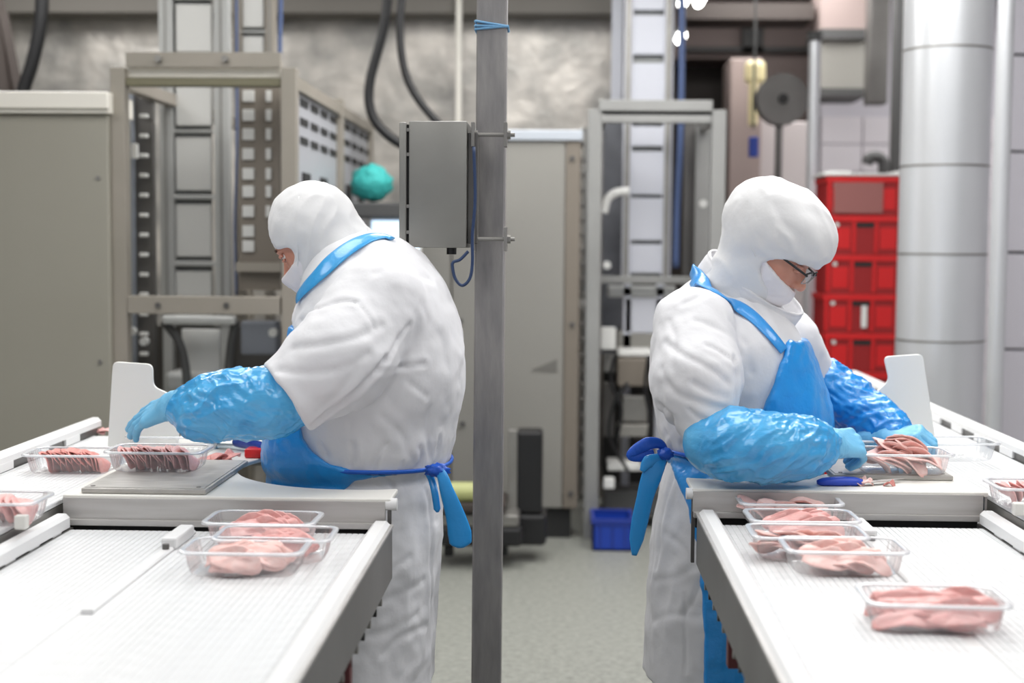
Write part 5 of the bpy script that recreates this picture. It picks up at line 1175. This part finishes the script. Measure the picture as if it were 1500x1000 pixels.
zc2 = [at(1000, y, 3.40)[2] for y in (1003, 960, 850, 800, 740, 700, 682, 672, 660, 604, 560, 520, 500, 470)]
xc2 = [at(x, 700, 3.40)[0] for x in (1033, 1032, 1027, 1020, 1008, 991, 984, 984, 1085, 1106, 1124, 1139, 1143, 1150)]
def apronR(P):
    base = coatR0(P); z = P[:, 2]; bulge = .03*np.exp(-((z-1.02)/.12)**2)
    body = TR(P)-.008-bulge*np.clip((P[:, 0]-TR.c[0][120])/.15, 0, 1)
    lim = smax(np.interp(z, zc2, xc2)-P[:, 0], z-np.interp(P[:, 0], [at(1140, 500, 3.5)[0], at(1180, 500, 3.5)[0]], [at(1140, 494, 3.5)[2], at(1180, 498, 3.5)[2]]), .008)
    return smax(body, lim*.8, .005)
X, F = surfnet(apronR, (at(975, 700, 3.4)[0]-.03, 3.24, z_hemR-.05), (at(1215, 600, 3.6)[0]+.08, 3.86, at(1140, 470, 3.5)[2]+.03), .008)
APR = np_mesh('apron', X, F, M['apron'], wr_, lambda P: .005*ridged(P, (.25, .1, 1), .14, .04, 5)*.7+.002*vn(P/.02), apronR)
zw = at(985, 668, 3.38)[2]; cw = np.array([np.interp(zw, TR.z, TR.c[0]), YR, zw]); R1, N1 = ring_on(TR, cw, dirs*np.array([1, 1, 0]), .007)
V, F = tube_arrays(R1, .0055, 10, flat=.004, normals=N1); from_arrays('waist_strap', V, F, mat('strap_dark', (28, 96, 200), .35), APR)
# collar (stands up round the neck, tilted forward)
ccR = V3(1097, 428, 3.53); axR = V3(1125, 378, 3.50)-V3(1090, 428, 3.53)
def collarR(P): return smax(oblique(P, ccR, axR, .140, .118, .034, rnd=.006), -oblique(P, ccR+axR/np.linalg.norm(axR)*.03, axR, .131, .109, .05, rnd=.004), .003)
X, F = surfnet(collarR, ccR-.19, ccR+.19, .0045); np_mesh('collar', X, F, M['coat'], wr_, lambda P: .002*vn(P/.03)-.0022*np.exp(-((np.abs((P-ccR) @ (axR/np.linalg.norm(axR)))-.026)/.0035)**2), collarR)
def shoulderR(P): return smin(coatR0(P), collarR(P), .01)
pts = [(1006, 384), (1012, 400), (1040, 424), (1075, 447), (1108, 470), (1130, 494), (1146, 514)]
ribbon('neck_strap', shoulderR, [trace(shoulderR, x, y) for x, y in pts], [.016, .024, .022, .020, .018, .016, .014], .004, M['strap_r'] if 'strap_r' in M else mat('strap_blue', (50, 150, 225), .3, coat=.3, bump=[(50, .002)]), APR, .005)
hR = Head(V3(1128, 366, 3.46), math.radians(-20), math.radians(36))
X, F = surfnet(hR.face, hR.c-.19, hR.c+.19, .0045); HDR = np_mesh('head', X, F, M['skin'], wr_)
lidded_eyes(hR, HDR)
def hoodR(P):
    p = hR.loc(P); d = ell(p, (-.012, 0, .068), (.142, .108, .098)); d = smin(d, ell(p, (-.03, 0, .03), (.115, .098, .10)), .03)
    d = smin(d, rcone(p, (-.028, 0, -.02), (-.030, 0, -.13), .074, .070), .03); d = smin(d, rcone(p, (.01, 0, -.05), (.01, 0, -.13), .072, .066), .02)
    op = smax(ell(p, (.10, 0, -.026), (.100, .13, .056)), .014-p[:, 0], .006); return smax(d, -op, .005)
X, F = surfnet(hoodR, hR.c-.24, hR.c+.2, .0055)
np_mesh('hood', X, F, M['hood'], wr_, lambda P: .0028*vn(P/.035)+.0030*ridged(P, V3(1150, 400, 3.3)-V3(1100, 300, 3.3), .2, .03, 4), hoodR)
def maskR(P):
    p = hR.loc(P); d = smin(hR.face_l(p)-.006, ell(p, (.070, 0, -.066), (.044, .042, .034)), .015)
    return smax(smax(d, p[:, 2]+.012+.30*p[:, 0], .003), -(p[:, 0]-.0), .004)
X, F = surfnet(maskR, hR.c-.19, hR.c+.19, .004); np_mesh('face_mask', X, F, M['mask'], wr_, lambda P: .0010*ridged(P, (0, 1, .2), .1, .016, 1), maskR)
def scarf(P):   # soft hood throat gathered under the mask
    p = hR.loc(P); return rcone(p, (.005, 0, -.115), (.035, 0, -.118), .060, .045)
X, F = surfnet(scarf, hR.c-.22, hR.c+.2, .006); np_mesh('hood_throat', X, F, M['hood'], wr_, lambda P: .003*ridged(P, (1, 0, -.3), .1, .025, 6), scarf)
el = [trace(hoodR, x, y) for x, y in ((1096, 282), (1083, 300), (1084, 325), (1095, 352), (1108, 380), (1118, 396))]
ribbon('mask_elastic', hoodR, el, .0016, .0014, M['hood'], wr_, .001)
# glasses
t3 = lambda a: hR.wld(a)
GL = tube('glasses', [t3((.118, .010, .012)), t3((.122, 0, .014)), t3((.118, -.010, .012))], .0016, M['black'], wr_, 8, 4)
for s_ in (1, -1):
    tube('glasses_temple', [t3((.118, s_*.058, .010)), t3((.09, s_*.072, .012)), t3((.04, s_*.079, .012)), t3((.0, s_*.080, .008))], .0028, M['black'], GL, 8, 5)
    cx_ = .118; ringp = [t3((cx_+.004*math.cos(a)**2-.006*abs(s_*.032+.026*math.cos(a)-0)/.06, s_*.032+.026*math.cos(a), .002+.017*math.sin(a))) for a in np.linspace(0, 2*PI, 21)]
    V, F = tube_arrays(np.array(ringp), .0011, 8); from_arrays('lens_rim', V, F, M['steel'], GL)
    tube('brow_bar', [t3((.113, s_*.058, .012)), t3((.118, s_*.034, .020)), t3((.118, s_*.010, .015))], .0022, M['black'], GL, 8, 5)
    n = len(ringp)-1; V = ringp[:n]+[np.mean(ringp[:n], 0)+hR.M[:, 0]*.002]; from_arrays('lens', V, [(i, (i+1) % n, n) for i in range(n)], M['lens'], GL)
# near arm
fa2 = [V3(1048, 647, 3.20), V3(1075, 651, 3.17), V3(1120, 655, 3.16), V3(1158, 656, 3.18), V3(1186, 654, 3.20), V3(1206, 651, 3.21)]
fr2 = [.0735, .0775, .074, .068, .060, .034]
def ovR(P): return chain(P, fa2, fr2, .02)
def dovR(P): return np.clip((P[:, 0]-fa2[0][0]+.05)/.04, .15, 1)*(.0050*ridged(P, (1, 0, .6), .13, .030, 23)+.0026*ridged(P, (1, .3, .9), .09, .014, 28)+.003*np.sin(np.arctan2(P[:, 2]-fa2[4][2], P[:, 1]-fa2[4][1])*14)*np.exp(-((P[:, 0]-fa2[4][0]-.004)/.02)**2))
X, F = surfnet(ovR, np.min(fa2, 0)-.1, np.max(fa2, 0)+.1, .0038); np_mesh('oversleeve', X, F, M['sleeve'], wr_, dovR, ovR)
w0 = V3(1214, 650, 3.23); f_, lo_, hi_, fg, th = hand_sdf(w0, V3(1264, 648, 3.29)-w0, (.1, -.65, .75), -1, (.75, .8, .85, .9), .03, 1.0, .7)
X, F = surfnet(f_, lo_, hi_, .0028); np_mesh('glove', X, F, M['glove'], wr_, lambda P: .0010*ridged(P, (.1, .3, 1), .03, .009, 3)*np.clip((at(1250, 650, 3.25)[0]-P[:, 0])/.02, 0, 1), f_)
# far arm
fb2 = [V3(1178, 550, 3.80), V3(1208, 566, 3.78), V3(1245, 592, 3.74), V3(1280, 618, 3.68), V3(1304, 634, 3.63), V3(1312, 642, 3.60)]
fbr = [.060, .068, .066, .062, .054, .034]
def ovR2(P): return chain(P, fb2, fbr, .02)
ax2 = fb2[4]-fb2[0]; ax2 /= np.linalg.norm(ax2)
X, F = surfnet(ovR2, np.min(fb2, 0)-.1, np.max(fb2, 0)+.1, .0045); np_mesh('oversleeve', X, F, mat('sleeve_plastic_deep', (50, 154, 224), .27, coat=.35, bump=[(45, .0022), (120, .0008)], mottle=(13, (30, 130, 210), .2)), wr_, lambda P: .0055*ridged(P, np.cross(ax2, (0, 1, 0))+.5*ax2, .12, .022, 33)+.003*ridged(P, ax2, .05, .015, 5), ovR2)
w0 = V3(1298, 641, 3.60); f_, lo_, hi_, fg, th = hand_sdf(w0, V3(1352, 634, 3.54)-w0, (-.15, -.25, .95), 1, (1.0, .98, .98, 1.0), .06, 1.0, 1.25)
X, F = surfnet(f_, lo_, hi_, .0028); np_mesh('glove', X, F, M['glove'], wr_, lambda P: .0006*ridged(P, (.1, .3, 1), .03, .009, 3), f_)
# ties
def rib(nm, pts, ws, m, nv=(0.05, -1, 0), th=.0035):
    C_ = crom(pts, 6); n = len(C_); V, F = tube_arrays(C_, np.interp(np.linspace(0, 1, n), np.linspace(0, 1, len(ws)), ws), 12, flat=th, normals=[nv]*n); return from_arrays(nm, V, F, m, APR)
rib('tie_loop', [V3(978, 664, 3.36), V3(966, 650, 3.35), V3(948, 650, 3.34), V3(930, 660, 3.34), V3(924, 668, 3.34), V3(940, 668, 3.345), V3(958, 664, 3.35)], [.006, .012, .016, .013, .010, .014, .010], mat('knot_blue', (30, 90, 200), .35), th=.005)
rib('apron_tie', [V3(975, 666, 3.35), V3(962, 682, 3.34), V3(950, 710, 3.335), V3(940, 750, 3.335), V3(933, 785, 3.335), V3(929, 813, 3.335)], [.008, .020, .024, .020, .020, .017, .006], M['tie'])
rib('apron_tie', [V3(970, 668, 3.345), V3(950, 676, 3.335), V3(940, 690, 3.33)], [.008, .016, .006], M['tie'])
blob('tie_knot', V3(974, 665, 3.345), (.018, .014, .014), mat('knot_blue', (30, 90, 200), .35), APR, .2)
legs_and_boots(wr_, at(1060, 1000, YR)[0], YR, .62, 1)
